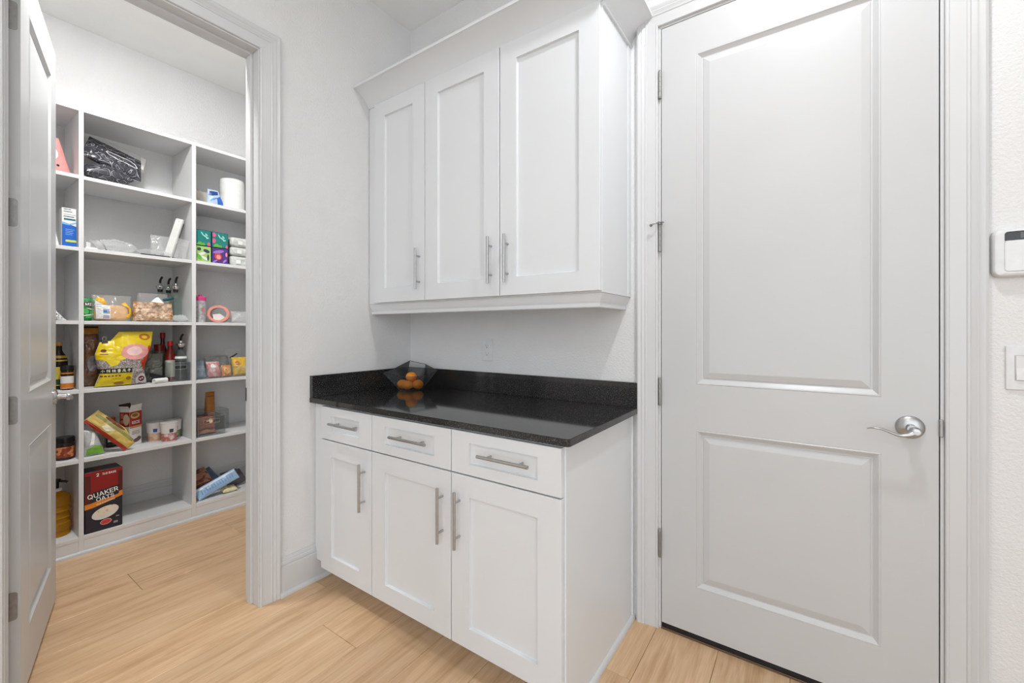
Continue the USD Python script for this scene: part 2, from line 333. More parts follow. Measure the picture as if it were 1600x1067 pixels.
# lever handle
hx, hz = 2.2395 - D0, 0.9165 - 0.0267
ros = lathe([(0.0345, 0.0), (0.0350, 0.003), (0.0330, 0.008), (0.0270, 0.0125), (0.0180, 0.0150), (0.0125, 0.0160), (0.0122, 0.034), (0.0118, 0.040)], 40)
def out(m, u, v): m = m.copy(); q = np.asarray(m.vertices); m.vertices = np.stack([q[:, 0] + u, -q[:, 2], q[:, 1] + v], 1); return m
hand = obj('lever_handle', out(ros, hx, hz), nickel, door2, smooth=40, label='satin nickel lever handle on a round rosette')
lv = spline([(0.006, -0.004, 0.046), (-0.008, -0.014, 0.053), (-0.030, -0.0185, 0.056), (-0.052, -0.0120, 0.058), (-0.072, -0.0045, 0.059), (-0.090, -0.0030, 0.058), (-0.106, -0.0075, 0.055)], 30)
wd = np.interp(np.linspace(0, 1, 30), [0, 0.12, 0.3, 0.6, 0.85, 1], [0.0125, 0.0115, 0.0075, 0.0058, 0.0055, 0.0030])
th = np.interp(np.linspace(0, 1, 30), [0, 0.12, 0.3, 0.6, 0.85, 1], [0.0100, 0.0090, 0.0048, 0.0036, 0.0032, 0.0018])
lever = tube(np.stack([hx + lv[:, 0], -lv[:, 2], hz + lv[:, 1]], 1), np.stack([wd, th], 1), 14)
obj('lever', [lever, out(lathe([(0.0135, 0.036), (0.0145, 0.044), (0.0120, 0.058), (0.0085, 0.0600)], 28), hx + 0.006, hz - 0.006)], nickel, hand, smooth=40)
obj('lock_button', out(mv(ext(affinity.scale(Point(0, 0).buffer(0.0072, 16), 1.0, 0.62), 0.004), 0.006, -0.007, 0.0585), hx, hz), nickel, hand, smooth=35)
lt = obj('latch_plate', wb(mv(cbx((0, -0.0265, -0.006), (0.0095, 0.0265, 0.0085), 0.002), DW - 0.0005, 0.922 - 0.0267, 0)), hinge_metal, door2, label='small dark latch plate on the door edge')

door1 = thing('door_2', 'white two-panel pantry door standing open into the pantry, seen along its edge', 'door', (-0.0885, -1.5690, 0.0), rz=180 - 14.53, kind='structure')
# local: u along the leaf away from the hinge, face towards the viewer's right (local -y)
DW1, T1 = 0.711, 0.035
pl1 = lambda m: wb(mv(m, 0, 0.024, T1 / 2))
def flip_y(m): m = m.copy(); v = np.asarray(m.vertices).copy(); v[:, 1] *= -1; m.vertices = v; m.invert(); return m
door_leaf(door1, DW1, 2.414, T1, lambda m: flip_y(flip_y(pl1(m))))
for zc in (2.212, 1.588, 0.961, 0.340):
    pz = Polygon(list(affinity.scale(sbox(-0.0175, -0.0445, 0.0115, 0.0445), 1, 1).exterior.coords)).buffer(-0.009).buffer(0.009, 6).union(sbox(-0.0175, -0.0445, 0, 0.0445))
    pm = ext(pz, 0.0016)                                        # plate in (across the edge, up, out of the edge)
    v = np.asarray(pm.vertices); pm.vertices = np.stack([-v[:, 2], -v[:, 0], v[:, 1] + zc], 1); pm.fix_normals()
    hp = obj('hinge', pm, hinge_metal, door1, label='satin metal hinge leaf let into the door edge')
    sc = []
    for a, b in ((-0.004, 0.033), (0.006, 0.0), (-0.004, -0.033)):
        s = lathe([(0.0036, 0), (0.0034, 0.0003), (0.0012, 0.0001)], 12); q = np.asarray(s.vertices); s.vertices = np.stack([-0.0016 - q[:, 2], -a - q[:, 0], zc + b + q[:, 1]], 1); s.fix_normals(); sc.append(s)
    obj('screw', sc, hinge_metal, hp)
    kn = lathe([(0.0066, -0.0445), (0.0066, 0.0445)], 14); kn.apply_translation((-0.004, 0.0225, zc)); obj('knuckle', kn, hinge_metal, hp, smooth=40)
# lever on the pantry door: rosette and knob seen end on beyond the leaf edge
k1 = lathe([(0.033, 0.0), (0.0335, 0.004), (0.030, 0.009), (0.020, 0.012), (0.012, 0.014), (0.0115, 0.040)], 32)
for sgn in (1, -1):
    a = k1.copy(); q = np.asarray(a.vertices); a.vertices = np.stack([q[:, 0] + DW1 - 0.060, sgn * -(q[:, 2] + T1 / 2), q[:, 1] + 0.925], 1); a.fix_normals()
    hd = obj('lever_handle', a, chrome, door1, smooth=40, label='polished lever handle near the free edge')
    p = spline([(DW1 - 0.055, sgn * -(T1 / 2 + 0.046), 0.924), (DW1 - 0.075, sgn * -(T1 / 2 + 0.052), 0.917), (DW1 - 0.105, sgn * -(T1 / 2 + 0.054), 0.922), (DW1 - 0.150, sgn * -(T1 / 2 + 0.053), 0.920)], 18)
    obj('lever', tube(p, np.stack([np.interp(np.linspace(0, 1, 18), [0, .2, 1], [.013, .009, .005]), np.interp(np.linspace(0, 1, 18), [0, .2, 1], [.012, .008, .004])], 1), 14), chrome, hd, smooth=40)

# ---------------------------------------------------------------- baseboards with a shoe
def base_prof(h): return [(0, 0), (0.015, 0), (0.015, h * 0.76), (0.0135, h * 0.775), (0.0105, h * 0.78), (0.0105, h * 0.80), (0.0130, h * 0.82), (0.0120, h * 0.88), (0.0085, h * 0.90), (0.0085, h * 0.92), (0.0075, h * 0.95), (0.004, h), (0, h)]
def shoe_prof(): return [(0.0, 0.0), (0.012, 0.0), (0.0118, 0.006), (0.0105, 0.012), (0.0075, 0.0165), (0.0035, 0.019), (0.0, 0.0195)]
def run(prof, p0, p1, nrm, z=0.0):
    p0, p1, nrm = (np.array(list(x) + [0.0])[:3] for x in (p0, p1, nrm))
    return loft([[p + nrm * d + np.array([0, 0, z + h]) for d, h in prof] for p in (p0, p1)])
def baseboard(name, p0, p1, nrm, label, h=0.173):
    t = thing(name, label, 'baseboard', kind='structure'); n = np.array(nrm)
    obj('board', run(base_prof(h), p0, p1, nrm), trim_paint, t, smooth=25)
    obj('shoe_molding', run(shoe_prof(), tuple(np.array(p0) + n * 0.015), tuple(np.array(p1) + n * 0.015), nrm), trim_paint, t, smooth=40)
    return t
baseboard('baseboard_left', (0, -0.7885), (0, -0.52), (1, 0), 'tall white baseboard between the pantry doorway and the cabinets')
baseboard('baseboard_front', (0, HY), (0, O0 - 0.093), (1, 0), 'tall white baseboard on the near side of the pantry doorway')
baseboard('baseboard_right', (2.4035, 0), (HX, 0), (0, -1), 'tall white baseboard at the right of the closed door')
baseboard('baseboard_pantry', (XB, YL), (XB, YR), (1, 0), 'tall white baseboard on the pantry wall behind the lowest shelves', 0.205)
# ================================================================ CABINETS
def pull(L, axis):
    """bar pull, centre at origin, standing 0.032 off the face; axis 'v' or 'u'"""
    m = [tube([(0, -L / 2, 0.030), (0, L / 2, 0.030)], 0.0058, 14)] + [tube([(0, s * (L / 2 - 0.038), 0.0), (0, s * (L / 2 - 0.038), 0.030)], 0.0042, 12) for s in (-1, 1)]
    m = trimesh.util.concatenate(m)
    if axis == 'u': v = np.asarray(m.vertices); m.vertices = v[:, [1, 0, 2]]; m.invert()
    return m
def shaker(parent, name, u0, u1, v0, v1, yf, stile, rail, handle):
    """shaker front: frame, recessed panel and bar pull as its sub-parts; yf = y of the front face"""
    fr = sbox(u0, v0, u1, v1).difference(sbox(u0 + stile, v0 + rail, u1 - stile, v1 - rail))
    T = 0.0195; m = ext(fr, T - 0.0012, -T)
    # eased outer edge
    c = 0.0016
    cap = ext(fr.intersection(sbox(u0 + c, v0 + c, u1 - c, v1 - c)), 0.0012, -0.0012)
    bev = loft([[(u0, v0, -0.0013), (u1, v0, -0.0013), (u1, v1, -0.0013), (u0, v1, -0.0013)], [(u0 + c, v0 + c, -0.0001), (u1 - c, v0 + c, -0.0001), (u1 - c, v1 - c, -0.0001), (u0 + c, v1 - c, -0.0001)]], caps=False)
    P = lambda m: wb(mv(m, 0, 0, -yf))
    d = obj(name, P(trimesh.util.concatenate([m, cap, bev])), cab_paint, parent)
    i0, i1, j0, j1 = u0 + stile, u1 - stile, v0 + rail, v1 - rail; s = 0.0030
    pan = loft([[(i0 - 0.004, j0 - 0.004, -T + 0.002), (i1 + 0.004, j0 - 0.004, -T + 0.002), (i1 + 0.004, j1 + 0.004, -T + 0.002), (i0 - 0.004, j1 + 0.004, -T + 0.002)],
                [(i0 - 0.0002, j0 - 0.0002, -0.0005), (i1 + 0.0002, j0 - 0.0002, -0.0005), (i1 + 0.0002, j1 + 0.0002, -0.0005), (i0 - 0.0002, j1 + 0.0002, -0.0005)],
                [(i0 + s * .5, j0 + s * .5, -0.0095), (i1 - s * .5, j0 + s * .5, -0.0095), (i1 - s * .5, j1 - s * .5, -0.0095), (i0 + s * .5, j1 - s * .5, -0.0095)],
                [(i0 + s, j0 + s, -0.0112), (i1 - s, j0 + s, -0.0112), (i1 - s, j1 - s, -0.0112), (i0 + s, j1 - s, -0.0112)]])
    obj('panel', P(pan), cab_paint, d)
    hu, hv, L, ax = handle
    obj('handle', P(mv(pull(L, ax), hu, hv, 0)), nickel, d, smooth=40, label='slim brushed metal bar pull')
YF, YD = -0.611, -0.631                     # lower face frame and door fronts
XE = 1.3675
def base_unit(name, label, x0, x1, doors, drawers, left_filler=0.0):
    t = thing(name, label, 'cabinet')
    obj('carcass', [cbx((x0, YF, 0.1), (x1, -0.002, 0.8655), 0.001)], cab_paint, t)
    obj('toe_kick', cbx((x0, -0.535, 0.0), (x1 - (0.02 if x1 > 1 else 0), -0.520, 0.1), 0.0008), cab_paint, t)
    for u0, u1, h in doors: shaker(t, 'door', u0, u1, 0.0898, 0.6995, YD, 0.0835, 0.0735, h)
    for u0, u1 in drawers: shaker(t, 'drawer', u0, u1, 0.7045, 0.8555, YD, 0.0835, 0.0385, ((u0 + u1) / 2 + 0.021, 0.7875, 0.205, 'u'))
    return t
S = (0.083, 0.4595, 0.4635, 0.9145, 0.9185, 1.3665)
b1 = base_unit('base_cabinet', 'narrow white base cabinet with one drawer and one door, beside the pantry doorway', 0.002, 0.4610, [(S[0], S[1], (0.416, 0.543, 0.2025, 'v'))], [(S[0], S[1])])
b2 = base_unit('base_cabinet', 'wide white base cabinet with two drawers over a pair of doors, under the counter', 0.4620, XE - 0.001,
               [(S[2], S[3], (0.876, 0.541, 0.2025, 'v')), (S[4], S[5], (0.959, 0.543, 0.2025, 'v'))], [(S[2], S[3]), (S[4], S[5])])
obj('end_panel', [cbx((XE - 0.0008, YF, 0.0), (XE + 0.0055, -0.002, 0.8655), 0.001)], cab_paint, b2)
obj('scribe_strip', cbx((XE + 0.0055, -0.022, 0.0195), (XE + 0.0115, -0.001, 0.8655), 0.001), cab_paint, b2)
obj('shoe_molding', run(shoe_prof(), (XE + 0.0055, -0.004), (XE + 0.0055, YF + 0.0), (1, 0)), trim_paint, b2, smooth=40)
# worktop: slab with a rounded free corner, and two upstands
ZC, TC, XC, YC = 0.8892, 0.0233, 1.3975, -0.6400
corner = sbox(0.001, YC, XC, -0.001)
rr = 0.012
slab = corner.difference(sbox(XC - rr, YC, XC, YC + rr)).union(Point(XC - rr, YC + rr).buffer(rr, 12).intersection(corner))
top = thing('countertop', 'polished black speckled granite countertop with low upstands', 'countertop')
def slab_mesh(poly, z0, z1, c=0.0012):
    p2 = poly.buffer(-c, join_style='mitre')
    a = [(x, y) for x, y in poly.exterior.coords[:-1]]; b = [(x, y) for x, y in p2.exterior.coords[:-1]]
    m = [ext(poly, z1 - z0 - c, z0), ext(p2, c, z1 - c)]
    return trimesh.util.concatenate(m)
obj('slab', slab_mesh(slab, ZC - TC, ZC), granite, top)
obj('upstand', cbx((0.0225, -0.0215, ZC), (XC, -0.001, 0.9948), 0.0012), granite, top)
obj('upstand', cbx((0.001, YC + 0.001, ZC), (0.0215, -0.001, 0.9948), 0.0012), granite, top)

# wall cabinets
YUF, YU, ZUB, XU = -0.2982, -0.3182, 1.3552, 1.3600
U = (0.0685, 0.4512, 0.4552, 0.9022, 0.9062, 1.3580)
def wall_unit(name, label, x0, x1, doors):
    t = thing(name, label, 'cabinet')
    obj('carcass', cbx((x0, YUF, ZUB), (x1, -0.002, 2.44), 0.001), cab_paint, t)
    for u0, u1, hu in doors: shaker(t, 'door', u0, u1, 1.3610, 2.4200, YU, 0.0835, 0.0765, (hu, 1.514, 0.2, 'v'))
    return t
wall_unit('wall_cabinet', 'narrow white wall cabinet with a single door, in the corner', 0.002, 0.4528, [(U[0], U[1], 0.419)])
w2 = wall_unit('wall_cabinet', 'wide white wall cabinet with a pair of doors, nearer the closed door', 0.4536, XU, [(U[2], U[3], 0.862), (U[4], U[5], 0.949)])
obj('scribe_strip', cbx((XU, -0.034, ZUB), (XU + 0.0045, -0.001, 2.43), 0.001), cab_paint, w2)
def wrap(prof, name, label):
    """moulding along the cabinet fronts and back along the free side; prof: (out, z) from the face (y=YUF, x=XU)"""
    rings = [[(0.001, YUF - o, z) for o, z in prof], [(XU + o, YUF - o, z) for o, z in prof], [(XU + o, -0.001, z) for o, z in prof]]
    t = thing(name, label, 'molding')
    obj('front_length', loft(rings[:2]), cab_paint, t, smooth=30); obj('side_length', loft(rings[1:]), cab_paint, t, smooth=30)
    return t
bz = [((1 - t) ** 2 * np.array((0.0050, 2.4290)) + 2 * t * (1 - t) * np.array((0.034, 2.4800)) + t * t * np.array((0.0930, 2.4985))) for t in np.linspace(0, 1, 12)]
cr = [(0.0005, 2.4262), (0.0045, 2.4262)] + [tuple(q) for q in bz] + [(0.0975, 2.4985), (0.0990, 2.4990), (0.0990, 2.5115), (0.0900, 2.5115), (0.0005, 2.4500)]
crown = wrap(cr, 'crown_molding', 'white cove crown molding along the top of the wall cabinets')
obj('side_bead', loft([[(XU + o, y, z) for o, z in ((0.0, 2.4105), (0.0085, 2.4105), (0.0105, 2.4145), (0.0085, 2.4190), (0.0060, 2.4200), (0.0060, 2.4262), (0.0, 2.4262))] for y in (YUF + 0.001, -0.002)]), cab_paint, crown, smooth=30)
lr = [(-0.0005, 1.3550), (-0.002, 1.3550), (-0.006, 1.3430), (-0.012, 1.3270), (-0.0175, 1.3180), (-0.0175, 1.3040), (-0.020, 1.3010), (-0.034, 1.3010), (-0.034, 1.3550)]
wrap(lr, 'light_rail', 'white light rail molding under the wall cabinets')

# ================================================================ SMALL THINGS IN THE HALL
# duplex outlet
ol = thing('wall_outlet', 'white duplex outlet plate on the wall above the granite upstand', 'outlet', (0.592, 0, 1.111))
obj('cover_plate', wb(rbx((-0.035, -0.057, 0.0), (0.035, 0.057, 0.0055), 0.002)), white_plastic, ol)
for s in (-1, 1):
    r_ = affinity.scale(Point(0, 0).buffer(0.0172, 20), 1, 1).intersection(sbox(-0.02, -0.0142, 0.02, 0.0142))
    sl = [sbox(-0.0078, -0.001, -0.0058, 0.0075), sbox(0.0058, 0.0, 0.0078, 0.0065), Point(0, -0.0068).buffer(0.0027)]
    f = r_
    for q in sl: f = f.difference(q)
    fc = obj('receptacle', wb(mv(ext(f, 0.0022, 0.0052), 0, s * 0.0195, 0)), white_plastic, ol)
    obj('slot', wb(mv(trimesh.util.concatenate([ext(q, 0.0008, 0.0052) for q in sl]), 0, s * 0.0195, 0)), black_plastic, fc)
obj('screw', wb(mv(lathe([(0.003, 0.0053), (0.003, 0.0062)], 12), 0, 0, 0)), white_plastic, ol)
# light switch
sw = thing('light_switch', 'white rocker light switch on the wall at the right edge', 'switch', (2.4725, 0, 1.110))
obj('cover_plate', wb(rbx((-0.035, -0.061, 0.0), (0.035, 0.061, 0.006), 0.0022)), white_plastic, sw)
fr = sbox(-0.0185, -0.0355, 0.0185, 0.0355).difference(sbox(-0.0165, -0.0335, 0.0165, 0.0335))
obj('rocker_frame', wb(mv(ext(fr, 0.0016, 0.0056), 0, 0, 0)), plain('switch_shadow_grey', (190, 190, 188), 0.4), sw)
rk = loft([[(-0.016, -0.033, 0.0055), (0.016, -0.033, 0.0055), (0.016, -0.033, 0.0105), (-0.016, -0.033, 0.0105)], [(-0.016, 0, 0.0055), (0.016, 0, 0.0055), (0.016, 0, 0.0068), (-0.016, 0, 0.0068)], [(-0.016, 0.033, 0.0055), (0.016, 0.033, 0.0055), (0.016, 0.033, 0.0072), (-0.016, 0.033, 0.0072)]])
obj('rocker', wb(rk), white_plastic, sw)
# alarm keypad
kp = thing('alarm_keypad', 'white rounded alarm keypad with a dark display strip, on the wall beside the door casing', 'keypad', (2.4085, -0.001, 1.363))
KW, KH = 0.195, 0.133
body = sbox(0, 0, KW, KH).buffer(-0.018).buffer(0.018, 12)
def slabs(poly, levels): return trimesh.util.concatenate([ext(poly.buffer(-i, join_style='round'), z1 - z0, z0) for i, z0, z1 in levels])
cav = sbox(0.0215, 0.014, KW - 0.0215, KH - 0.0085).buffer(-0.008).buffer(0.008, 8)
rings = []
for i, z in ((0.0, 0.0), (0.0, 0.012), (0.0012, 0.018), (0.004, 0.0225), (0.0085, 0.0245)):
    b_ = sbox(i, i, KW - i, KH - i); r0 = 0.018 - i * 0.8
    c_ = []
    for cx, cy, a0 in ((KW - i - r0, i + r0, -90), (KW - i - r0, KH - i - r0, 0), (i + r0, KH - i - r0, 90), (i + r0, i + r0, 180)):
        c_ += [(cx + r0 * math.cos(math.radians(a0 + k * 15)), cy + r0 * math.sin(math.radians(a0 + k * 15)), z) for k in range(7)]
    rings.append(c_)
shell = loft(rings)
obj('body', wb(man(tm(shell) - tm(ext(cav, 0.02, 0.0195)))), white_plastic, kp, smooth=30)
flap = sbox(0.0215, 0.014, KW - 0.0215, 0.1000).buffer(-0.008).buffer(0.008, 8).buffer(-0.0006)
obj('cover_flap', wb(slabs(flap, ((0.0, 0.0195, 0.0246), (0.0012, 0.0246, 0.0256)))), plain('flap_white', (224, 225, 226), 0.35), kp)
strip = cav.difference(sbox(0, 0, KW, 0.1006))
obj('display_strip', wb(ext(strip, 0.0012, 0.0196)), plain('display_dark', (40, 41, 41), 0.12), kp)
obj('screen', wb(ext(sbox(0.052, 0.1050, KW - 0.052, 0.1215), 0.0004, 0.0208)), plain('screen_grey', (84, 84, 84), 0.15), kp, label='grey unlit display window')

# faceted bowl of oranges
BC = (0.186, -0.168, ZC)
bowl = thing('faceted_bowl', 'smoky glass geometric fruit bowl on the granite counter in the corner', 'bowl', BC)
smoke = film('smoky_glass', (236, 238, 239), 0.07, (130, 132, 134), 0.05)
smoke_dark = film('dark_smoky_glass', (176, 178, 180), 0.16, (104, 106, 108), 0.06)
# rim points: across, away, height
rim = np.array([(-0.145, -0.020, 0.094), (-0.100, 0.062, 0.112), (-0.030, 0.112, 0.150), (0.062, 0.104, 0.130), (0.145, 0.012, 0.104), (0.092, -0.076, 0.080), (0.000, -0.112, 0.082)])
rot2 = lambda p: np.stack([p[:, 0] * 0.82 - p[:, 1] * 0.57, p[:, 0] * 0.57 + p[:, 1] * 0.82, p[:, 2]], 1)
rim = rot2(rim); n_ = len(rim)
an = np.arctan2(rim[:, 1], rim[:, 0])
am = np.arctan2(np.sin(an) + np.sin(np.roll(an, -1)), np.cos(an) + np.cos(np.roll(an, -1)))
bas = np.stack([0.068 * np.cos(am), 0.068 * np.sin(am), np.full(n_, 0.0022)], 1)
def plate(tri, t=0.0018):
    tri = np.array(tri, float); nn = np.cross(tri[1] - tri[0], tri[2] - tri[0]); nn /= np.linalg.norm(nn); c = tri.mean(0); tri = c + (tri - c) * 0.995
    return trimesh.convex.convex_hull(np.vstack([tri + nn * t / 2, tri - nn * t / 2]))
for k in range(n_):
    obj('facet', plate([rim[k], rim[(k + 1) % n_], bas[k]]), smoke_dark if k in (1, 3) else smoke, bowl)
    obj('facet', plate([rim[(k + 1) % n_], bas[k], bas[(k + 1) % n_]]), smoke, bowl)
obj('base', trimesh.convex.convex_hull(np.vstack([bas * [1, 1, 0] + [0, 0, 0.0004], bas * [1, 1, 0] + [0, 0, 0.0030]])), smoke, bowl)
wire = plain('bowl_edge_dark', (52, 53, 54), 0.25, 0.8)
for k in range(n_):
    obj('edge_strip', tube([rim[k], rim[(k + 1) % n_]], 0.0013, 6), wire, bowl)
orange = plain('orange_peel', (250, 146, 22), 0.34, vary=0.12, scale=16, bump=0.0012, bscale=420)
def make_orange():
    s = trimesh.creation.icosphere(3, 0.0285); v = np.asarray(s.vertices); s.vertices = v * [1.06, 1.06, 0.90] * (1 + 0.02 * (meshkit.fbm(v * 60, 2)[:, None] - .5)); return s
stalk = plain('stalk_green', (92, 96, 40), 0.7)
oc = thing('orange', 'small orange at the left of the bowl', 'orange', tuple(np.array(BC) + (-0.036, -0.024, 0.0290)), rz=20, group=None)
obj('fruit', make_orange(), orange, oc, smooth=True)
obj('stalk_end', mv(lathe([(0.0035, 0.0), (0.0030, 0.0015), (0.001, 0.002)], 8), 0, 0, 0.0255), stalk, oc)
for (p, r, l) in (((0.010, -0.030, 0.0290), 80, 'small orange at the front of the bowl, lowest in view'), ((0.038, 0.018, 0.0290), 140, 'small yellowish orange at the right of the bowl'),
                  ((-0.024, 0.031, 0.0290), 200, 'small orange at the back of the bowl, under the top one'), ((0.006, 0.000, 0.0700), 30, 'small bright orange on top of the pile in the bowl')):
    copy(oc, 'orange', tuple(np.array(BC) + p), r, l)
# ================================================================ PANTRY SHELVING
XS = -1.25
LV = [0.097, 0.516, 0.893, 1.267, 1.663, 2.053]; TOPZ = 2.42
DV = [(-2.2580, -2.2380), (-1.7380, -1.7180), (-1.2185, -1.1986), (-0.7040, -0.6815), (-0.1870, -0.1670)]
XBK = XB + 0.0155
sh = thing('pantry_shelving', 'tall white open cubby shelving filled with groceries, behind the pantry doorway', 'shelving')
for a, b in DV: obj('divider', cbx((XBK, a, 0.0), (XS, b, TOPZ - 0.0205), 0.0008), shelf_paint, sh)
obj('top_board', cbx((XBK, DV[0][0], TOPZ - 0.020), (XS, DV[-1][1], TOPZ), 0.0008), shelf_paint, sh)
for (a0, a1), (b0, b1) in zip(DV, DV[1:]):
    for z in LV: obj('shelf', cbx((XBK, a1 + 0.0002, z - 0.020), (XS, b0 - 0.0002, z), 0.0008), shelf_paint, sh)
    obj('toe_board', cbx((XS - 0.018, a1 + 0.0002, 0.0), (XS - 0.0015, b0 - 0.0002, 0.0765), 0.0006), shelf_paint, sh)
obj('shoe_molding', run(shoe_prof(), (XS, DV[0][0]), (XS, DV[-1][1]), (1, 0)), trim_paint, sh, smooth=40)

# ---------------------------------------------------------------- builders for groceries, in (u right, v up, w towards the viewer)
def item(name, label, cat, y, z, x, parts, group=None, yaw=0):
    """parts: (name, mesh, material[, smooth[, label]]); a nested list after a part holds its sub-parts"""
    t = thing(name, label, cat, (x, y, z + 0.0004), yaw, group); last = None
    for p in parts:
        if isinstance(p, list):
            for q in p: obj(q[0], xyz(q[1]), q[2], last, q[3] if len(q) > 3 else False, q[4] if len(q) > 4 else None)
        else: last = obj(p[0], xyz(p[1]), p[2], t, p[3] if len(p) > 3 else False, p[4] if len(p) > 4 else None)
    return t
class Pouch:
    """a filled bag: front and back sheets joined along the rim. L, R: left and right edge as functions of v in 0..1; H(u): height"""
    def __init__(s, W, H, T, seed=1, wr=0.003, fr=28, p=2.4, fill=0.7, L=None, R=None, top=None, n=36, back=1.0, e=0.55):
        s.W, s.H, s.T, s.seed, s.wr, s.fr, s.p, s.fill, s.n, s.back, s.e = W, H, T, seed, wr, fr, p, fill, n, back, e
        s.L = L or (lambda v: -W / 2 + 0 * v); s.R = R or (lambda v: W / 2 + 0 * v); s.top = top or (lambda u: H + 0 * u)
    def t(s, u, v):
        a = np.clip(1 - np.abs(u) ** s.p, 0, 1) ** s.e
        g = np.sin(np.pi * np.clip(v, 0, 1) ** s.fill) ** 0.6
        return s.T / 2 * a * np.nan_to_num(g)
    def env(s, u, v): return np.clip((1 - np.abs(u)) * 6, 0, 1) * np.clip(v * 8, 0, 1) * np.clip((1 - v) * 8, 0, 1)
    def xy(s, u, v): return s.L(v) + (s.R(v) - s.L(v)) * (u + 1) / 2, v * s.top(u)
    def w(s, u, v, side=1):
        x, y = s.xy(u, v); q = np.stack([x * s.fr, y * s.fr, np.full_like(x, 3.0 * side)], -1)
        n1 = meshkit.fbm(q, 3, s.seed + (0 if side > 0 else 50)) - 0.5
        n2 = np.abs(meshkit.noise(q * 1.9 + 11, s.seed + 5) - 0.5) * 2 - 0.5
        return side * (s.t(u, v) * (1 if side > 0 else s.back) + 0.0004) + s.env(u, v) * s.wr * (2.2 * n1 + 1.2 * n2)
    def mesh(s):
        n = s.n; u, v = np.meshgrid(np.linspace(-1, 1, n), np.linspace(0, 1, n)); x, y = s.xy(u, v)
        f, b = s.w(u, v, 1), s.w(u, v, -1)
        V = np.vstack([np.stack([x, y, f], -1).reshape(-1, 3), np.stack([x, y, b], -1).reshape(-1, 3)]); N = n * n
        F = [grid_faces(n, n), grid_faces(n, n, True) + N]
        i = np.arange(n - 1); rimv = [(i, i + 1), (i * n + n - 1 + 0, (i + 1) * n + n - 1), ((n - 1) * n + i + 1, (n - 1) * n + i), ((i + 1) * n, i * n)]
        for a, c in rimv: F.append(np.stack([c, a, a + N], 1)); F.append(np.stack([c, a + N, c + N], 1))
        m = trimesh.Trimesh(V, np.vstack(F), process=False)
        return m
    def uv(s, x, y):
        v = np.clip(y / s.H, 0.001, 0.999)
        for _ in range(3):
            u = np.clip((x - s.L(v)) / np.maximum(s.R(v) - s.L(v), 1e-6) * 2 - 1, -0.999, 0.999); v = np.clip(y / s.top(u), 0.001, 0.999)
        return u, v
    def drape(s, m, off=0.0006, edge=0.012, side=1):
        """lays a flat mesh (x, y, small z) on the front sheet"""
        v, f = trimesh.remesh.subdivide_to_size(np.asarray(m.vertices, float), np.asarray(m.faces), edge, max_iter=20)
        u, q = s.uv(v[:, 0], v[:, 1]); v[:, 2] = s.w(u, q, side) + side * (off + v[:, 2]); return trimesh.Trimesh(v, f, process=False)
    def patch(s, poly, off=0.0006, th=0.0004, edge=0.012): return s.drape(ext(poly, th), off, edge)
def shift(ms, f): return [(p if isinstance(p, list) else p) for p in ms]
def blob(poly): return poly.buffer(-0.004).buffer(0.004)
def ell(x, y, a, b, r=0): return affinity.rotate(affinity.translate(affinity.scale(Point(0, 0).buffer(1, 20), a, b), x, y), r, origin=(x, y))
def txt(s, h, x, y, d=0.0004, bold=True, center=True, sx=1.0):
    m = meshkit.text_mesh(s, h, d, bold); m.apply_scale([sx, 1, 1]); b = m.bounds
    m.apply_translation((x - ((b[0, 0] + b[1, 0]) / 2 if center else b[0, 0]), y, 0)); return m
def speckle(name, ramp, scale=60, rough=0.6, bump=0.004, kind='voronoi_texture', spec=True):
    out_ = 'distance' if kind == 'voronoi_texture' else 'fac'
    return mat(name, {'g': ('texture_coordinate', {}), 'v': (kind, {'scale': float(scale)}), 'n': ('noise_texture', {'scale': scale * 0.8, 'detail': 4.0}),
                      'm': ('math', {'math_type': 'multiply_add', 'value2': 0.55}), 'r': ('rgb_ramp', {'ramp': [(p, lin(c)) for p, c in ramp]}),
                      'b': ('bump', {'strength': 0.8, 'distance': bump}), 'p': ('principled_bsdf', {'roughness': rough})},
               [('g.object', 'v.vector'), ('g.object', 'n.vector'), (f'v.{out_}', 'm.value1'), ('n.fac', 'm.value3'), ('m.value', 'r.fac'), ('r.color', 'p.base_color'), ('n.fac', 'b.height'), ('b.normal', 'p.normal')])
def cells(name, ramp, scale, rough=0.6, bump=0.004, gap=(0.55, 0.48, 0.42)):
    return mat(name, {'g': ('texture_coordinate', {}), 'v': ('voronoi_texture', {'scale': float(scale)}), 'sx': ('separate_color', {}), 'r': ('rgb_ramp', {'ramp': [(p, lin(c)) for p, c in ramp]}),
                      'e': ('rgb_ramp', {'ramp': [(0.35, (1.0, 1.0, 1.0)), (0.62, gap)]}), 'x': ('mix', {'mix_type': 'multiply', 'fac': 1.0}), 'b': ('bump', {'invert': True, 'strength': 0.8, 'distance': bump}), 'p': ('principled_bsdf', {'roughness': rough})},
               [('g.object', 'v.vector'), ('v.color', 'sx.color'), ('sx.r', 'r.fac'), ('v.distance', 'e.fac'), ('r.color', 'x.color1'), ('e.color', 'x.color2'), ('x.color', 'p.base_color'), ('v.distance', 'b.height'), ('b.normal', 'p.normal')])
clear = film('clear_film', haze=0.15, rough=0.10)
clear2 = film('cloudy_film', haze=0.34, hazecol=(232, 234, 233), rough=0.2)
acrylic = film('clear_acrylic', (248, 250, 251), 0.03, rough=0.03)
acr_edge = film('acrylic_edge', (215, 220, 222), 0.35, (214, 218, 220), rough=0.05)
glass = film('bottle_glass', (240, 247, 244), 0.05, (190, 205, 200), rough=0.03)
C = lambda n, rgb, r=0.5, **k: plain(n, rgb, r, **k)
white_c, black_c, red_c = C('carton_white', (228, 228, 225), 0.45), C('print_black', (24, 23, 24), 0.4), C('print_red', (176, 34, 30), 0.35)
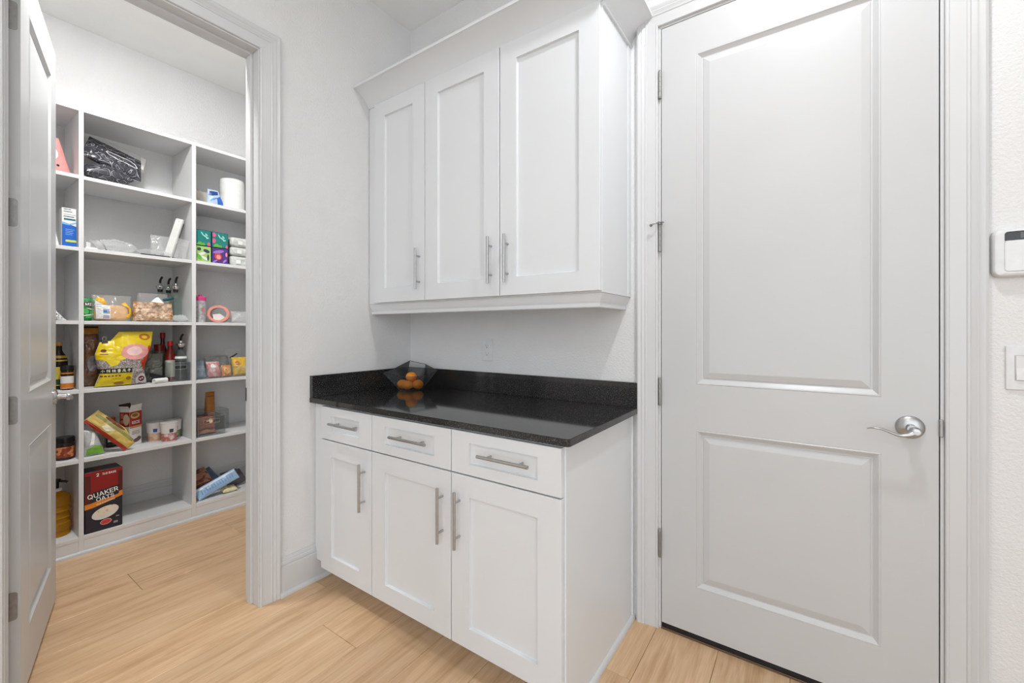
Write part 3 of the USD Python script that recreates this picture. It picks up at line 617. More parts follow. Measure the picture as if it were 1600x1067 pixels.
foil_yel, green_c, blue_c = C('foil_yellow', (228, 200, 22), 0.28), C('print_green', (40, 122, 62), 0.35), C('print_blue', (24, 104, 190), 0.35)
orange_c, grey_c, navy_c = C('print_orange', (226, 134, 40), 0.4), C('print_grey', (150, 152, 158), 0.5), C('print_navy', (34, 34, 48), 0.35)
pink_c, cream_c, brown_c = C('print_pink', (226, 152, 150), 0.4), C('print_cream', (226, 205, 170), 0.5), C('print_brown', (112, 62, 36), 0.45)
teal_c, purple_c, lime_c = C('print_teal', (20, 124, 118), 0.4), C('print_purple', (78, 42, 122), 0.4), C('print_lime', (150, 196, 92), 0.4)
hotpink = C('print_hot_pink', (214, 60, 132), 0.35); paper_c = C('paper_white', (234, 234, 231), 0.8)
def carton(W, H, D, c=0.0012): return cbx((-W / 2, 0, -D), (W / 2, H, 0), c)
def face(poly, th=0.0005): return ext(poly, th, 0.0001)
def bottle(parts): return up(lathe(parts, 28))
def crumple(W, H, T, seed, n=34, wr=0.014, fr=38, **k): return Pouch(W, H, T, seed, wr=wr, fr=fr, n=n, p=1.6, **k)
def settle(ms):
    """drops a list of parts so that the lowest point of the first one is at v=0"""
    lo = min(m.bounds[0, 1] for m in ms); return [mv(m, 0, -lo, 0) for m in ms]
def tf(ms, pitch=0, roll=0, yaw=0):
    R = trimesh.transformations.rotation_matrix; M = R(math.radians(roll), (0, 0, 1)) @ R(math.radians(yaw), (0, 1, 0)) @ R(math.radians(pitch), (1, 0, 0)); o = []
    for m in ms: m = m.copy(); m.apply_transform(M); o.append(m)
    return settle(o)

# ================================================================ LEFT COLUMN
Z = LV
# top: pink pouch with a white oval
p = Pouch(0.19, 0.215, 0.075, 3, wr=0.003, R=lambda v: 0.064 - 0.046 * v, L=lambda v: -0.10 + 0.03 * v, n=40)
pk = C('coral_pink_cloth', (224, 146, 142), 0.65, bump=0.0006, bscale=500)
ms = tf([p.mesh(), p.patch(ell(-0.022, 0.105, 0.030, 0.040), 0.0008, edge=0.006), p.patch(shapely.union_all([ell(-0.030, 0.118, 0.003, 0.004), ell(-0.012, 0.120, 0.003, 0.004), ell(-0.018, 0.104, 0.003, 0.0035), ell(-0.014, 0.090, 0.003, 0.0035), ell(-0.032, 0.095, 0.003, 0.0035)]), 0.0016, edge=0.004), p.patch(ell(0.006, 0.043, 0.006, 0.0055), 0.001, edge=0.004)], pitch=-10)
item('pink_pouch', 'coral pink cloth pouch with a white oval badge, on the top left shelf', 'pouch', -1.290, Z[5], -1.355,
     [('pouch_body', ms[0], pk, True), ('badge', ms[1], paper_c), [('dot', ms[2], black_c)], ('eyelet', ms[3], black_c)])
# second: tall blue and white carton
W, H = 0.056, 0.208
item('medicine_carton', 'tall white and blue carton on the second shelf of the left column', 'carton', -1.2490, Z[4], -1.285, [
    ('carton_body', carton(W, H, 0.06), white_c),
    ('blue_panel', face(Polygon([(-W / 2 + .001, 0.001), (W / 2 - .001, 0.001), (W / 2 - .001, 0.112), (0.01, 0.118), (-0.01, 0.126), (-W / 2 + .001, 0.128)])), C('deep_blue', (22, 96, 190), 0.3)),
    ('blue_flash', mv(face(Polygon([(-W / 2 + .001, 0.108), (0.0, 0.104), (W / 2 - .001, 0.118), (W / 2 - .001, 0.124), (0, 0.112), (-W / 2 + .001, 0.120)])), 0, 0.012, 0.0004), C('sky_blue', (120, 178, 226), 0.3)),
    ('print_line', trimesh.util.concatenate([face(sbox(-0.021, y, -0.021 + l, y + h)) for y, l, h in ((0.199, 0.028, 0.0035), (0.187, 0.032, 0.0035), (0.172, 0.046, 0.0015), (0.160, 0.040, 0.004))]), C('print_slate', (74, 92, 108), 0.5)),
    ('logo_band', face(sbox(-0.020, 0.143, 0.024, 0.152)), C('print_teal_dark', (22, 92, 106), 0.4)),
    ('print_text', mv(trimesh.util.concatenate([face(sbox(-0.014, y, -0.014 + l, y + 0.0022)) for y, l in ((0.092, 0.034), (0.083, 0.028), (0.074, 0.030), (0.065, 0.026))]), 0, 0, 0.0006), C('print_pale_blue', (150, 190, 228), 0.4)),
    ('yellow_flash', mv(face(blob(sbox(-0.014, 0.026, 0.028, 0.038))), 0, 0, 0.0006), C('print_yellow_green', (206, 212, 90), 0.4))])
item('white_leaflet', 'white folded card leaning at the left of the tall blue carton', 'card', -1.302, Z[4], -1.300, [('card', tf([cbx((-0.018, 0, -0.004), (0.018, 0.115, 0.0), 0.001)], roll=10)[0], white_c)])
# third: white netting
p = Pouch(0.10, 0.125, 0.07, 9, wr=0.010, fr=50, R=lambda v: 0.046 - 0.085 * v ** 0.8, L=lambda v: -0.06 + 0 * v, n=44)
net = mat('white_netting', {'g': ('texture_coordinate', {}), 'v': ('voronoi_texture', {'scale': 150.0, 'metric': 'euclidean'}), 'c': ('math', {'math_type': 'greater_than', 'value2': 0.40}),
                            't': ('transparent_bsdf', {}), 'd': ('principled_bsdf', {'base_color': lin((226, 226, 224)), 'roughness': 0.6}), 'm': ('mix_closure', {})},
          [('g.object', 'v.vector'), ('v.distance', 'c.value1'), ('c.value', 'm.fac'), ('t.BSDF', 'm.closure1'), ('d.BSDF', 'm.closure2')], 'm.closure')
item('netting_bag', 'crumpled white plastic netting bag on the third shelf of the left column', 'netting', -1.292, Z[3], -1.335, [('netting', settle([p.mesh()])[0], net)])
# fourth: soy sauce bottle and a small jar
dark_liq = C('soy_sauce_dark', (24, 14, 10), 0.08)
item('soy_bottle', 'dark soy sauce bottle with a yellow label and orange cap, behind the small jar', 'bottle', -1.2720, Z[2], -1.395, [
    ('bottle_body', bottle([(0.033, 0.0), (0.036, 0.004), (0.036, 0.148), (0.034, 0.165), (0.026, 0.186), (0.016, 0.204), (0.0135, 0.214), (0.0135, 0.238)]), dark_liq, 30),
    ('label', up(lathe([(0.0362, 0.020), (0.0366, 0.020), (0.0366, 0.122), (0.0362, 0.122)], 32, False)), C('label_cream_yellow', (214, 190, 70), 0.5), 30),
    [('print_band', up(lathe([(0.0366, 0.025), (0.0369, 0.025), (0.0369, 0.055), (0.0366, 0.055)], 32, False)), C('print_dark_green', (38, 78, 52), 0.5), 30)],
    ('shoulder_label', up(lathe([(0.0365, 0.152), (0.0290, 0.183), (0.0286, 0.183), (0.0361, 0.152)], 32, False)), C('label_mustard', (188, 156, 42), 0.4), 30),
    ('cap', bottle([(0.0155, 0.236), (0.0160, 0.238), (0.0160, 0.252), (0.0150, 0.256)]), C('cap_orange', (196, 138, 66), 0.4), 30)])
item('sauce_jar', 'small brown jar with white label and black lid, before the soy sauce bottle', 'jar', -1.2515, Z[2], -1.317, [
    ('jar_body', bottle([(0.022, 0.0), (0.0255, 0.004), (0.0255, 0.100), (0.022, 0.106)]), C('jar_sauce_brown', (70, 32, 14), 0.1), 30),
    ('label', up(lathe([(0.0257, 0.008), (0.0262, 0.008), (0.0262, 0.074), (0.0257, 0.074)], 32, False)), white_c, 30),
    [('picture', up(lathe([(0.0262, 0.010), (0.0265, 0.010), (0.0265, 0.036), (0.0262, 0.036)], 32, False)), C('label_amber', (204, 118, 36), 0.4), 30)],
    ('gold_band', up(lathe([(0.0257, 0.087), (0.0260, 0.087), (0.0260, 0.093), (0.0257, 0.093)], 32, False)), C('label_gold', (190, 140, 50), 0.3), 30),
    ('lid', bottle([(0.0265, 0.104), (0.0270, 0.106), (0.0270, 0.127), (0.0255, 0.130)]), black_plastic, 30)])
# fifth: squat jar with an orange-red label
item('chili_jar', 'squat jar with orange red label and black lid, above the oil bottle', 'jar', -1.2590, Z[1], -1.335, [
    ('jar_body', bottle([(0.034, 0.0), (0.039, 0.005), (0.039, 0.082), (0.034, 0.094)]), C('jar_dark_brown', (46, 30, 24), 0.1), 30),
    ('label', up(lathe([(0.0392, 0.014), (0.0397, 0.014), (0.0397, 0.070), (0.0392, 0.070)], 36, False)), speckle('label_chili', [(0.25, (120, 40, 22)), (0.45, (196, 92, 52)), (0.62, (222, 150, 96)), (0.8, (140, 56, 34))], 55, 0.4, 0.0), 30),
    ('lid', bottle([(0.0385, 0.093), (0.0395, 0.095), (0.0395, 0.116), (0.0375, 0.120)]), black_plastic, 30)])
# bottom: oil bottle
oil = film('golden_oil', (246, 206, 84), 0.40, (214, 156, 30), rough=0.04)
pr_ = []
for i, z in enumerate(np.linspace(0.004, 0.205, 42)): pr_.append((0.054 - 0.0035 * (math.sin(z * 95) > 0.4) - (0.006 if 0.098 < z < 0.128 else 0), z))
item('oil_bottle', 'large ribbed bottle of golden cooking oil on the lowest shelf of the left column', 'bottle', -1.2800, Z[0], -1.390, [
    ('bottle_body', bottle([(0.046, 0.0), (0.052, 0.002)] + pr_ + [(0.050, 0.214), (0.036, 0.226), (0.020, 0.234), (0.017, 0.238), (0.017, 0.246)]), oil, 25),
    ('collar', bottle([(0.021, 0.240), (0.021, 0.252), (0.017, 0.255)]), white_plastic, 30),
    ('pump_head', trimesh.util.concatenate([tube([(0, 0.250, 0), (0, 0.296, 0)], 0.0085, 12), tube([(-0.012, 0.294, 0.0), (0.012, 0.292, 0.004), (0.030, 0.286, 0.008), (0.040, 0.280, 0.010)], 0.0065, 10), bottle([(0.016, 0.290), (0.017, 0.293), (0.015, 0.303)])]), black_plastic, 30)])

# ================================================================ MIDDLE COLUMN
# top: two patterned bags and a clear bag
pais = mat('paisley_print', {
    'g': ('texture_coordinate', {}), 'nz': ('noise_texture', {'scale': 14.0, 'detail': 1.0}), 'mx': ('mix', {'fac': 0.06}), 'v': ('voronoi_texture', {'scale': 22.0}), 'mm': ('math', {'math_type': 'multiply', 'value2': 2.3}), 'fr': ('math', {'math_type': 'fraction'}),
    'r': ('rgb_ramp', {'ramp': [(0.0, lin((46, 46, 52))), (0.36, lin((50, 50, 56))), (0.42, lin((158, 158, 164))), (0.47, lin((150, 150, 156))), (0.53, lin((48, 48, 54))), (0.90, lin((52, 52, 58))), (0.95, lin((104, 104, 112))), (1.0, lin((54, 54, 60)))]}),
    'p': ('principled_bsdf', {'roughness': 0.3})},
    [('g.object', 'nz.vector'), ('g.object', 'mx.color1'), ('nz.color', 'mx.color2'), ('mx.color', 'v.vector'), ('v.distance', 'mm.value1'), ('mm.value', 'fr.value1'), ('fr.value', 'r.fac'), ('r.color', 'p.base_color')])
p = Pouch(0.205, 0.19, 0.100, 21, wr=0.007, fr=22, n=44)
ms = tf([p.mesh()], pitch=-74, roll=0, yaw=0)
item('patterned_bag', 'black and white scroll patterned bag, the lower one of the pile', 'bag', -1.084, Z[5], -1.275, [('bag_body', ms[0], pais, True)])
p = Pouch(0.275, 0.190, 0.060, 23, wr=0.006, fr=20, n=44, L=lambda v: -0.135 + 0.01 * v, R=lambda v: 0.140 - 0.02 * v)
ov = ell(0.030, 0.085, 0.078, 0.024, -4)
ms = tf([p.mesh(), p.patch(ov, 0.0008), p.patch(ell(0.030, 0.085, 0.070, 0.017, -4), 0.0014), p.patch(sbox(-0.12, 0.118, 0.115, 0.124), 0.001)], pitch=-34, roll=-17)
item('patterned_bag', 'black and white patterned bag with a white oval, tilted on the lower one', 'bag', -1.062, Z[5] + 0.068, -1.365,
     [('bag_body', ms[0], pais, True), ('oval_border', ms[1], C('print_light_grey', (196, 196, 198), 0.4)), ('oval_print', ms[2], C('print_charcoal', (64, 64, 70), 0.35)), ('seam', ms[3], black_c)])
p = Pouch(0.235, 0.115, 0.055, 25, wr=0.005, fr=24, n=40)
ms = tf([p.mesh(), p.patch(sbox(0.086, 0.012, 0.112, 0.104), 0.0015)], pitch=-20, roll=-15)
item('clear_bag', 'clear plastic bag with a white strip at its end, on top of the patterned bags', 'bag', -1.000, Z[5] + 0.158, -1.480, [('bag_body', ms[0], clear, True), ('strip', ms[1], white_c)])
# second: small white blocks, wrapped tray, leaning pack
item('white_block', 'flat bright white block at the left end of the second shelf', 'block', -1.1610, Z[4], -1.285, [('block', cbx((-0.0245, 0, -0.022), (0.0245, 0.012, 0), 0.002), white_c)])
item('small_white_box', 'small upright pale white box behind the flat white block', 'box', -1.1640, Z[4], -1.340, [('box_body', rbx((-0.010, 0, -0.02), (0.010, 0.046, 0), 0.003), C('pale_white_plastic', (220, 220, 218), 0.4))])
p = crumple(0.19, 0.115, 0.060, 31, wr=0.011)
ms = tf([p.mesh()], pitch=-72)
item('crumpled_film', 'crumpled clear plastic wrapping in the middle of the second shelf', 'plastic wrapping', -1.055, Z[4], -1.290, [('wrapping', ms[0], clear, 20)])
cutl = spline([(-0.012, 0.066, 0), (-0.003, 0.052, 0.004), (0.008, 0.030, 0.004), (0.016, 0.003, 0.002)], 14)
item('bent_spatula', 'thin grey metal strip standing bent beside the crumpled wrapping', 'metal strip', -1.108, Z[4], -1.325, [('strip', settle([tube(cutl, np.stack([np.full(14, 0.0035), np.full(14, 0.0012)], 1), 8)])[0], hinge_metal, 40)])
tr = [cbx((-0.072, 0, -0.06), (0.072, 0.004, 0.0), 0.001), cbx((-0.072, 0.004, -0.0025), (0.072, 0.009, 0.0), 0.001), cbx((-0.072, 0.004, -0.06), (0.072, 0.009, -0.0575), 0.001)]
p = Pouch(0.165, 0.075, 0.034, 33, wr=0.004, fr=30)
ms = tf([p.mesh()], pitch=-86)
item('wrapped_tray', 'thin dark grey tray in clear plastic on the second shelf, left of the leaning pack', 'tray', -0.880, Z[4], -1.275, [('tray', trimesh.util.concatenate(tr), C('tray_charcoal', (60, 60, 60), 0.4)), ('wrapper', mv(ms[0], 0, 0.0095, 0.0), clear, True)])
pack = [cbx((-0.021, 0, -0.026), (0.021, 0.272, 0.0), 0.004), cbx((-0.0205, 0.004, -0.0425), (0.0205, 0.255, -0.027), 0.002), ext(sbox(-0.012, 0.23, 0.012, 0.262).difference(sbox(-0.006, 0.245, 0.006, 0.256)), 0.0006, 0.0002)]
ms = tf(pack, roll=-13.5, yaw=-32, pitch=-4)
item('leaning_pack', 'long white blister pack with a dark brown back, leaning against the divider', 'packet', -0.815, Z[4], -1.320,
     [('pack_body', ms[0], C('blister_white', (214, 214, 210), 0.25)), ('backing', ms[1], C('pack_dark_brown', (74, 54, 48), 0.35)), ('hang_tab', ms[2], white_plastic)])
p = crumple(0.095, 0.16, 0.05, 37, wr=0.008, fr=32)
item('white_bag', 'cloudy white plastic bag standing behind the leaning pack', 'bag', -0.812, Z[4], -1.450, [('bag_body', settle([p.mesh()])[0], clear2, 20)])
p = crumple(0.070, 0.125, 0.040, 38, wr=0.008, fr=40)
item('clear_wrapper', 'crumpled clear wrapper at the foot of the leaning pack, beside the divider', 'plastic wrapping', -0.762, Z[4], -1.285, [('wrapping', tf([p.mesh()], roll=-10)[0], clear, 20)])

# third: drink powder, bread, nuts, dispensing bottles
p = Pouch(0.095, 0.132, 0.040, 41, wr=0.002, fr=24)
t_ = txt('MILO', 0.0140, 0.003, 0.0885)
item('drink_pouch', 'green foil pouch lettered in white, at the left end of the third shelf', 'pouch', -1.1485, Z[3], -1.392, [
    ('pouch_body', settle([p.mesh()])[0], C('foil_green', (34, 128, 58), 0.25), True),
    ('logo_patch', p.patch(ell(0.002, 0.0955, 0.033, 0.0145), 0.0007), C('logo_dark', (40, 36, 30), 0.4)), [('lettering', p.drape(t_, 0.0014, 0.006), paper_c)],
    ('leaf_print', p.patch(shapely.union_all([ell(-0.020, 0.055, 0.012, 0.016, 20), ell(0.012, 0.048, 0.016, 0.012, -30), ell(0.0, 0.024, 0.022, 0.006, 10)]), 0.0007), C('print_bright_green', (84, 186, 96), 0.35)),
    ('swoosh', p.patch(shapely.union_all([ell(0.0, 0.036, 0.036, 0.004, 12), ell(0.01, 0.066, 0.028, 0.003, -14)]), 0.0012), paper_c)])
loafm = rbx((-0.074, 0.004, -0.080), (0.074, 0.092, -0.014), 0.022, 14)
p = Pouch(0.170, 0.150, 0.094, 43, wr=0.0045, fr=26, p=5, fill=0.42, n=44, e=0.4)
pw = -0.044
lab = p.patch(Polygon([(-0.074, 0.014), (-0.016, 0.012), (-0.014, 0.088), (-0.044, 0.094), (-0.074, 0.118)]), 0.001)
item('bread_bag', 'clear bag of tan bread with white label and yellow trim, beside green pouch', 'bag of bread', -1.0660, Z[3], -1.298, [
    ('loaf', loafm, speckle('bread_crust', [(0.3, (150, 86, 34)), (0.5, (204, 134, 62)), (0.75, (232, 178, 108))], 34, 0.7, 0.003, 'noise_texture'), 40),
    ('bag_film', mv(p.mesh(), 0, 0, pw), clear, True),
    ('label', mv(lab, 0, 0, pw), white_c),
    [('print_block', mv(p.patch(sbox(-0.046, 0.016, -0.020, 0.034), 0.0016), 0, 0, pw), C('print_lilac', (164, 156, 176), 0.5)), ('print_block', mv(p.patch(sbox(-0.046, 0.042, -0.018, 0.070), 0.0016), 0, 0, pw), grey_c), ('print_block', mv(p.patch(sbox(-0.044, 0.048, -0.030, 0.062), 0.0022), 0, 0, pw), blue_c),
     ('print_line', mv(p.patch(shapely.union_all([sbox(-0.071, y, -0.050, y + 0.002) for y in (0.022, 0.030, 0.038, 0.048, 0.056, 0.066, 0.082, 0.092)]), 0.0016), 0, 0, pw), grey_c)],
    ('yellow_trim', mv(p.patch(Polygon([(-0.074, 0.120), (-0.046, 0.097), (-0.024, 0.094), (-0.040, 0.132), (-0.062, 0.138)]), 0.0012), 0, 0, pw), C('trim_yellow', (232, 176, 46), 0.35)),
    ('yellow_tie', mv(p.patch(Polygon([(0.034, 0.100), (0.052, 0.112), (0.080, 0.076), (0.079, 0.030), (0.062, 0.020), (0.050, 0.034), (0.070, 0.046), (0.066, 0.078)]), 0.0014), 0, 0, pw), C('tie_yellow', (232, 184, 40), 0.35))])
p = Pouch(0.190, 0.118, 0.100, 47, wr=0.009, fr=52, p=6, fill=0.40, n=60, e=0.35)
q = Pouch(0.200, 0.172, 0.108, 48, wr=0.005, fr=24, p=5, fill=0.36, n=44, e=0.4, L=lambda v: -0.1 + 0.03 * v, R=lambda v: 0.1 - 0.03 * v)
nuts = cells('nut_pieces', [(0.1, (192, 138, 92)), (0.35, (220, 172, 124)), (0.6, (234, 194, 150)), (0.9, (244, 218, 184))], 62, 0.6, 0.006, (0.68, 0.60, 0.52))
item('nut_bag', 'clear bag full of tan nut pieces with a white paper fold on top', 'bag of nuts', -0.8850, Z[3], -1.312, [
    ('nuts', settle([p.mesh()])[0], nuts, True), ('bag_film', settle([q.mesh()])[0], clear, True),
    ('paper_fold', mv(loft([[(-0.044, 0.118, 0.030), (0.018, 0.112, 0.034), (0.018, 0.112, 0.0355), (-0.044, 0.118, 0.0315)], [(-0.016, 0.146, 0.018), (-0.004, 0.148, 0.018), (-0.004, 0.148, 0.0195), (-0.016, 0.146, 0.0195)]]), 0.02, 0.0, 0.022), paper_c),
    ('bag_clip', rot(mv(rbx((-0.030, -0.009, 0), (0.030, 0.009, 0.014), 0.006), 0.072, 0.140, 0.010), 18, (0, 0, 1), (0.07, 0.14, 0)), C('clip_teal', (22, 78, 84), 0.4), 30, 'dark teal bag clip')])
def cruet(liquid=None, h=0.206):
    b = [(0.028, 0.0), (0.031, 0.003), (0.031, h * 0.62), (0.029, h * 0.70), (0.017, h * 0.84), (0.0125, h * 0.90), (0.0125, h), (0.0142, h + 0.001), (0.0142, h + 0.007)]
    parts = [('glass_body', bottle(b), glass, 30)]
    if liquid: parts.append(('liquid', bottle([(0.027, 0.003), (0.0292, 0.005), (0.0292, h * liquid)]), C('cruet_liquid_dark', (28, 24, 24), 0.06), 30))
    parts += [('pourer_collar', bottle([(0.0145, h + 0.007), (0.0150, h + 0.010), (0.0235, h + 0.022), (0.0235, h + 0.027), (0.0120, h + 0.033), (0.0080, h + 0.046)]), chrome, 30),
              ('stopper', bottle([(0.012, h - 0.012), (0.0135, h + 0.002), (0.0155, h + 0.016), (0.0185, h + 0.021)]), black_plastic, 30),
              ('spout', trimesh.util.concatenate([tube(spline([(0, h + 0.044, 0), (0.001, h + 0.062, 0.001), (0.005, h + 0.078, 0.004), (0.010, h + 0.088, 0.008)], 8), 0.0062, 10)]), black_plastic, 30)]
    return parts
c0 = item('dispensing_bottle', 'empty glass dispensing bottle with a black pourer, leftmost of the three behind the nuts', 'bottle', -0.8050, Z[3], -1.470, cruet())
copy(c0, 'dispensing_bottle', (-1.515, -0.7485, Z[3] + 0.0004), 40, 'empty glass dispensing bottle with a black pourer, the one furthest back of the three')
copy(c0, 'dispensing_bottle', (-1.400, -0.7430, Z[3] + 0.0004), -25, 'empty glass dispensing bottle with a black pourer, rightmost of the three on the third shelf')
p = crumple(0.085, 0.05, 0.030, 51, wr=0.008, fr=60)
item('crumpled_wrapper', 'crumpled clear wrapper at the right end of the third shelf, by the nuts', 'plastic wrapping', -0.752, Z[3], -1.290, [('wrapping', tf([p.mesh()], pitch=-60)[0], clear2, 20)])

# fourth: brown bag, yellow seed bag, jars and bottles
p = Pouch(0.085, 0.345, 0.075, 55, wr=0.006, fr=24, n=44, L=lambda v: -0.045 + 0.008 * v, R=lambda v: 0.045 - 0.004 * v)
ms = settle([p.mesh(), p.patch(sbox(-0.034, 0.300, 0.038, 0.334), 0.001), p.patch(sbox(-0.034, 0.334, 0.038, 0.342), 0.0012), p.patch(ell(0.01, 0.13, 0.022, 0.045), 0.001)])
item('brown_snack_bag', 'tall glossy brown snack bag with a gold top, behind the yellow bag', 'bag', -1.1505, Z[2], -1.410, [
    ('bag_body', ms[0], speckle('brown_foil', [(0.2, (58, 34, 18)), (0.45, (104, 62, 30)), (0.65, (140, 92, 50)), (0.85, (90, 74, 66))], 26, 0.22, 0.004, 'noise_texture'), True),
    ('gold_header', ms[1], C('header_gold', (182, 124, 32), 0.3)), ('dark_edge', ms[2], C('header_dark', (60, 28, 14), 0.35)), ('clear_window', ms[3], C('window_grey', (140, 136, 140), 0.2))])
LF = lambda v: np.interp(v, [0, 0.06, 0.28, 0.72, 1], [-0.120, -0.116, -0.098, -0.118, -0.098]); RF = lambda v: np.interp(v, [0, 0.05, 0.3, 0.7, 1], [0.108, 0.112, 0.098, 0.132, 0.142])
tp = lambda u: np.interp(u, [-1, -0.45, -0.15, 1], [0.252, 0.262, 0.313, 0.315])
p = Pouch(0.25, 0.314, 0.095, 61, wr=0.0045, fr=20, n=56, L=LF, R=RF, top=tp, fill=0.62)
seeds = cells('seeds_in_film', [(0.1, (136, 126, 122)), (0.4, (160, 150, 147)), (0.65, (182, 174, 170)), (0.9, (206, 200, 198))], 200, 0.25, 0.001, (0.78, 0.76, 0.76))
yel_top = Polygon([(-0.14, 0.165), (-0.105, 0.155), (-0.075, 0.150), (-0.055, 0.118), (-0.032, 0.122), (-0.018, 0.150), (0.02, 0.165), (0.07, 0.175), (0.10, 0.20), (0.16, 0.20), (0.16, 0.33), (-0.14, 0.33)]).buffer(-0.004).buffer(0.006)
whole = Polygon([(float(LF(v)) + 0.001, float(v) * 0.25 + 0.001) for v in np.linspace(0, 1, 9)] + [(-0.05, 0.262), (-0.015, 0.312), (0.141, 0.3135)] + [(float(RF(v)) - 0.001, float(v) * 0.312 + 0.001) for v in np.linspace(1, 0, 12)]).buffer(0)
def strokes(chars, h, x, y, gap=0.25):
    """brush characters as thin bars; each character is a list of strokes in a unit square"""
    o = []
    for i, c in enumerate(chars):
        for (a, b, c2, d) in c: o.append(LineString([(x + (i * (1 + gap) + a) * h, y + b * h), (x + (i * (1 + gap) + c2) * h, y + d * h)]).buffer(h * 0.062, cap_style='flat'))
    return shapely.union_all(o)
XIAO = [(.5, 1, .5, .05), (.5, .05, .38, .12), (.28, .66, .08, .25), (.72, .66, .92, .25)]
HE = [(.2, 1, .2, 0), (.02, .75, .38, .75), (.2, .7, .03, .35), (.22, .65, .36, .45), (.7, 1, .7, .88), (.45, .85, .97, .85), (.7, .82, .5, .58), (.5, .58, .85, .58), (.85, .62, .48, .25), (.9, .45, .5, 0), (.72, .25, .95, .02)]
TAO = [(.2, 1, .2, 0), (.02, .75, .38, .75), (.2, .7, .03, .35), (.6, 1, .6, .35), (.6, .35, .45, .05), (.76, 1, .76, .1), (.76, .1, .97, .12), (.48, .75, .56, .6), (.42, .35, .58, .5), (.95, .8, .8, .65), (.8, .5, .95, .35)]
XIANG = [(.75, 1, .3, .92), (.05, .8, .95, .8), (.5, .95, .5, .5), (.48, .78, .1, .5), (.52, .78, .92, .5), (.25, .42, .25, 0), (.25, .42, .75, .42), (.75, .42, .75, 0), (.25, .22, .75, .22), (.25, .02, .75, .02)]
GUA = [(.8, 1, .25, .9), (.25, .9, .25, .5), (.25, .5, .05, .02), (.5, .92, .5, .15), (.5, .15, .68, .22), (.68, .22, .62, .34), (.72, .92, .78, .4), (.78, .4, .98, .04)]
ZI = [(.2, .95, .8, .95), (.8, .95, .5, .72), (.5, .72, .5, .05), (.5, .05, .34, .12), (.05, .55, .95, .55)]
DY = 0.024
item('seed_snack_bag', 'big yellow bag of seeds with a black lettered band and a pink patch', 'bag', -1.0300, Z[2], -1.300, [
    ('bag_body', settle([p.mesh()])[0], seeds, True),
    ('yellow_top', p.patch(yel_top.intersection(whole), 0.0007), foil_yel, True),
    ('pink_patch', p.patch(ell(0.052, 0.196, 0.064, 0.046, 4).intersection(whole), 0.0016), C('patch_pink', (226, 158, 152), 0.3), True),
    [('pale_patch', p.patch(ell(0.048, 0.200, 0.036, 0.026, 10), 0.0024), C('patch_pale_pink', (238, 200, 194), 0.25), True)],
    ('red_patch', p.patch(Polygon([(0.088, 0.150), (0.118, 0.232), (0.136, 0.215), (0.118, 0.150), (0.108, 0.095), (0.092, 0.085), (0.080, 0.12), (0.074, 0.142)]).intersection(whole), 0.0012), C('patch_red_orange', (206, 66, 34), 0.3), True),
    ('orange_ring', p.patch(ell(0.098, 0.282, 0.026, 0.019, -8).difference(ell(0.098, 0.282, 0.014, 0.009, -8)).intersection(whole), 0.0016), C('ring_orange_brown', (190, 108, 36), 0.35)),
    ('brown_crest', p.patch(shapely.union_all([ell(-0.083, 0.205, 0.012, 0.009), sbox(-0.10, 0.184, -0.066, 0.188)]), 0.0016), brown_c),
    ('black_band', p.patch(sbox(-0.106, 0.078, 0.034, 0.103), 0.0012), black_c),
    [('lettering', p.patch(strokes([XIAO, HE, TAO, XIANG, GUA, ZI], 0.0165, -0.096, 0.0822, 0.30), 0.0022, edge=0.006), C('letter_pale_yellow', (236, 236, 190), 0.4))],
    ('yellow_band', p.patch(Polygon([(-0.13, 0.004), (0.034, 0.004), (0.034, 0.076), (-0.105, 0.076)]).intersection(whole), 0.0010), C('band_yellow', (214, 190, 24), 0.3), True),
    [('print_line', p.patch(shapely.union_all([sbox(-0.098 + k * 0.0145, 0.058, -0.098 + k * 0.0145 + 0.010, 0.0655) for k in range(6)]), 0.0018), brown_c), ('brown_print', p.patch(shapely.union_all([ell(-0.022, 0.018, 0.022, 0.010), ell(0.018, 0.045, 0.011, 0.011)]), 0.0018), C('print_ochre', (150, 112, 22), 0.4))],
    ('seal', p.patch(Polygon([(0.058, 0.018), (0.100, 0.016), (0.104, 0.034), (0.086, 0.064), (0.074, 0.064), (0.056, 0.034)]).buffer(0.004), 0.0012), C('seal_white', (206, 200, 200), 0.4)),
    [('seal_disc', p.patch(ell(0.080, 0.036, 0.0155, 0.0155).difference(ell(0.0845, 0.0385, 0.004, 0.006, 30)).difference(ell(0.0745, 0.034, 0.004, 0.006, 30)), 0.0018), C('seal_dark_red', (92, 24, 28), 0.4))]])
clipb = ext(Polygon([(-0.009, 0), (0.009, 0), (0.0035, 0.016), (-0.0035, 0.016)]), 0.026, -0.013)
v_ = np.asarray(clipb.vertices); clipb.vertices = v_[:, [2, 1, 0]]; clipb.invert()
wires = [tube(spline([(-0.006, 0.014, s * 0.004), (-0.008, 0.024, s * 0.006), (-0.004, 0.034, s * 0.008), (0.004, 0.034, s * 0.008), (0.008, 0.024, s * 0.006), (0.006, 0.014, s * 0.004)], 20), 0.0008, 6) for s in (-1, 1)]
item('binder_clip', 'black binder clip with wire handles on the left corner of the yellow seed bag', 'clip', -1.1060, Z[2] + 0.2500, -1.298, [('clip_body', clipb, black_plastic), ('wire_handle', wires[0], chrome, True), ('wire_handle', wires[1], chrome, True)], yaw=0)
p = crumple(0.105, 0.175, 0.055, 63, wr=0.008, fr=34)
item('clear_spice_bag', 'clear crumpled bag of grey herbs between the yellow bag and the spice jar', 'bag', -0.868, Z[2], -1.385, [('bag_body', settle([p.mesh()])[0], film('herb_film', (196, 198, 192), 0.45, (150, 150, 142), 0.15), 20)])
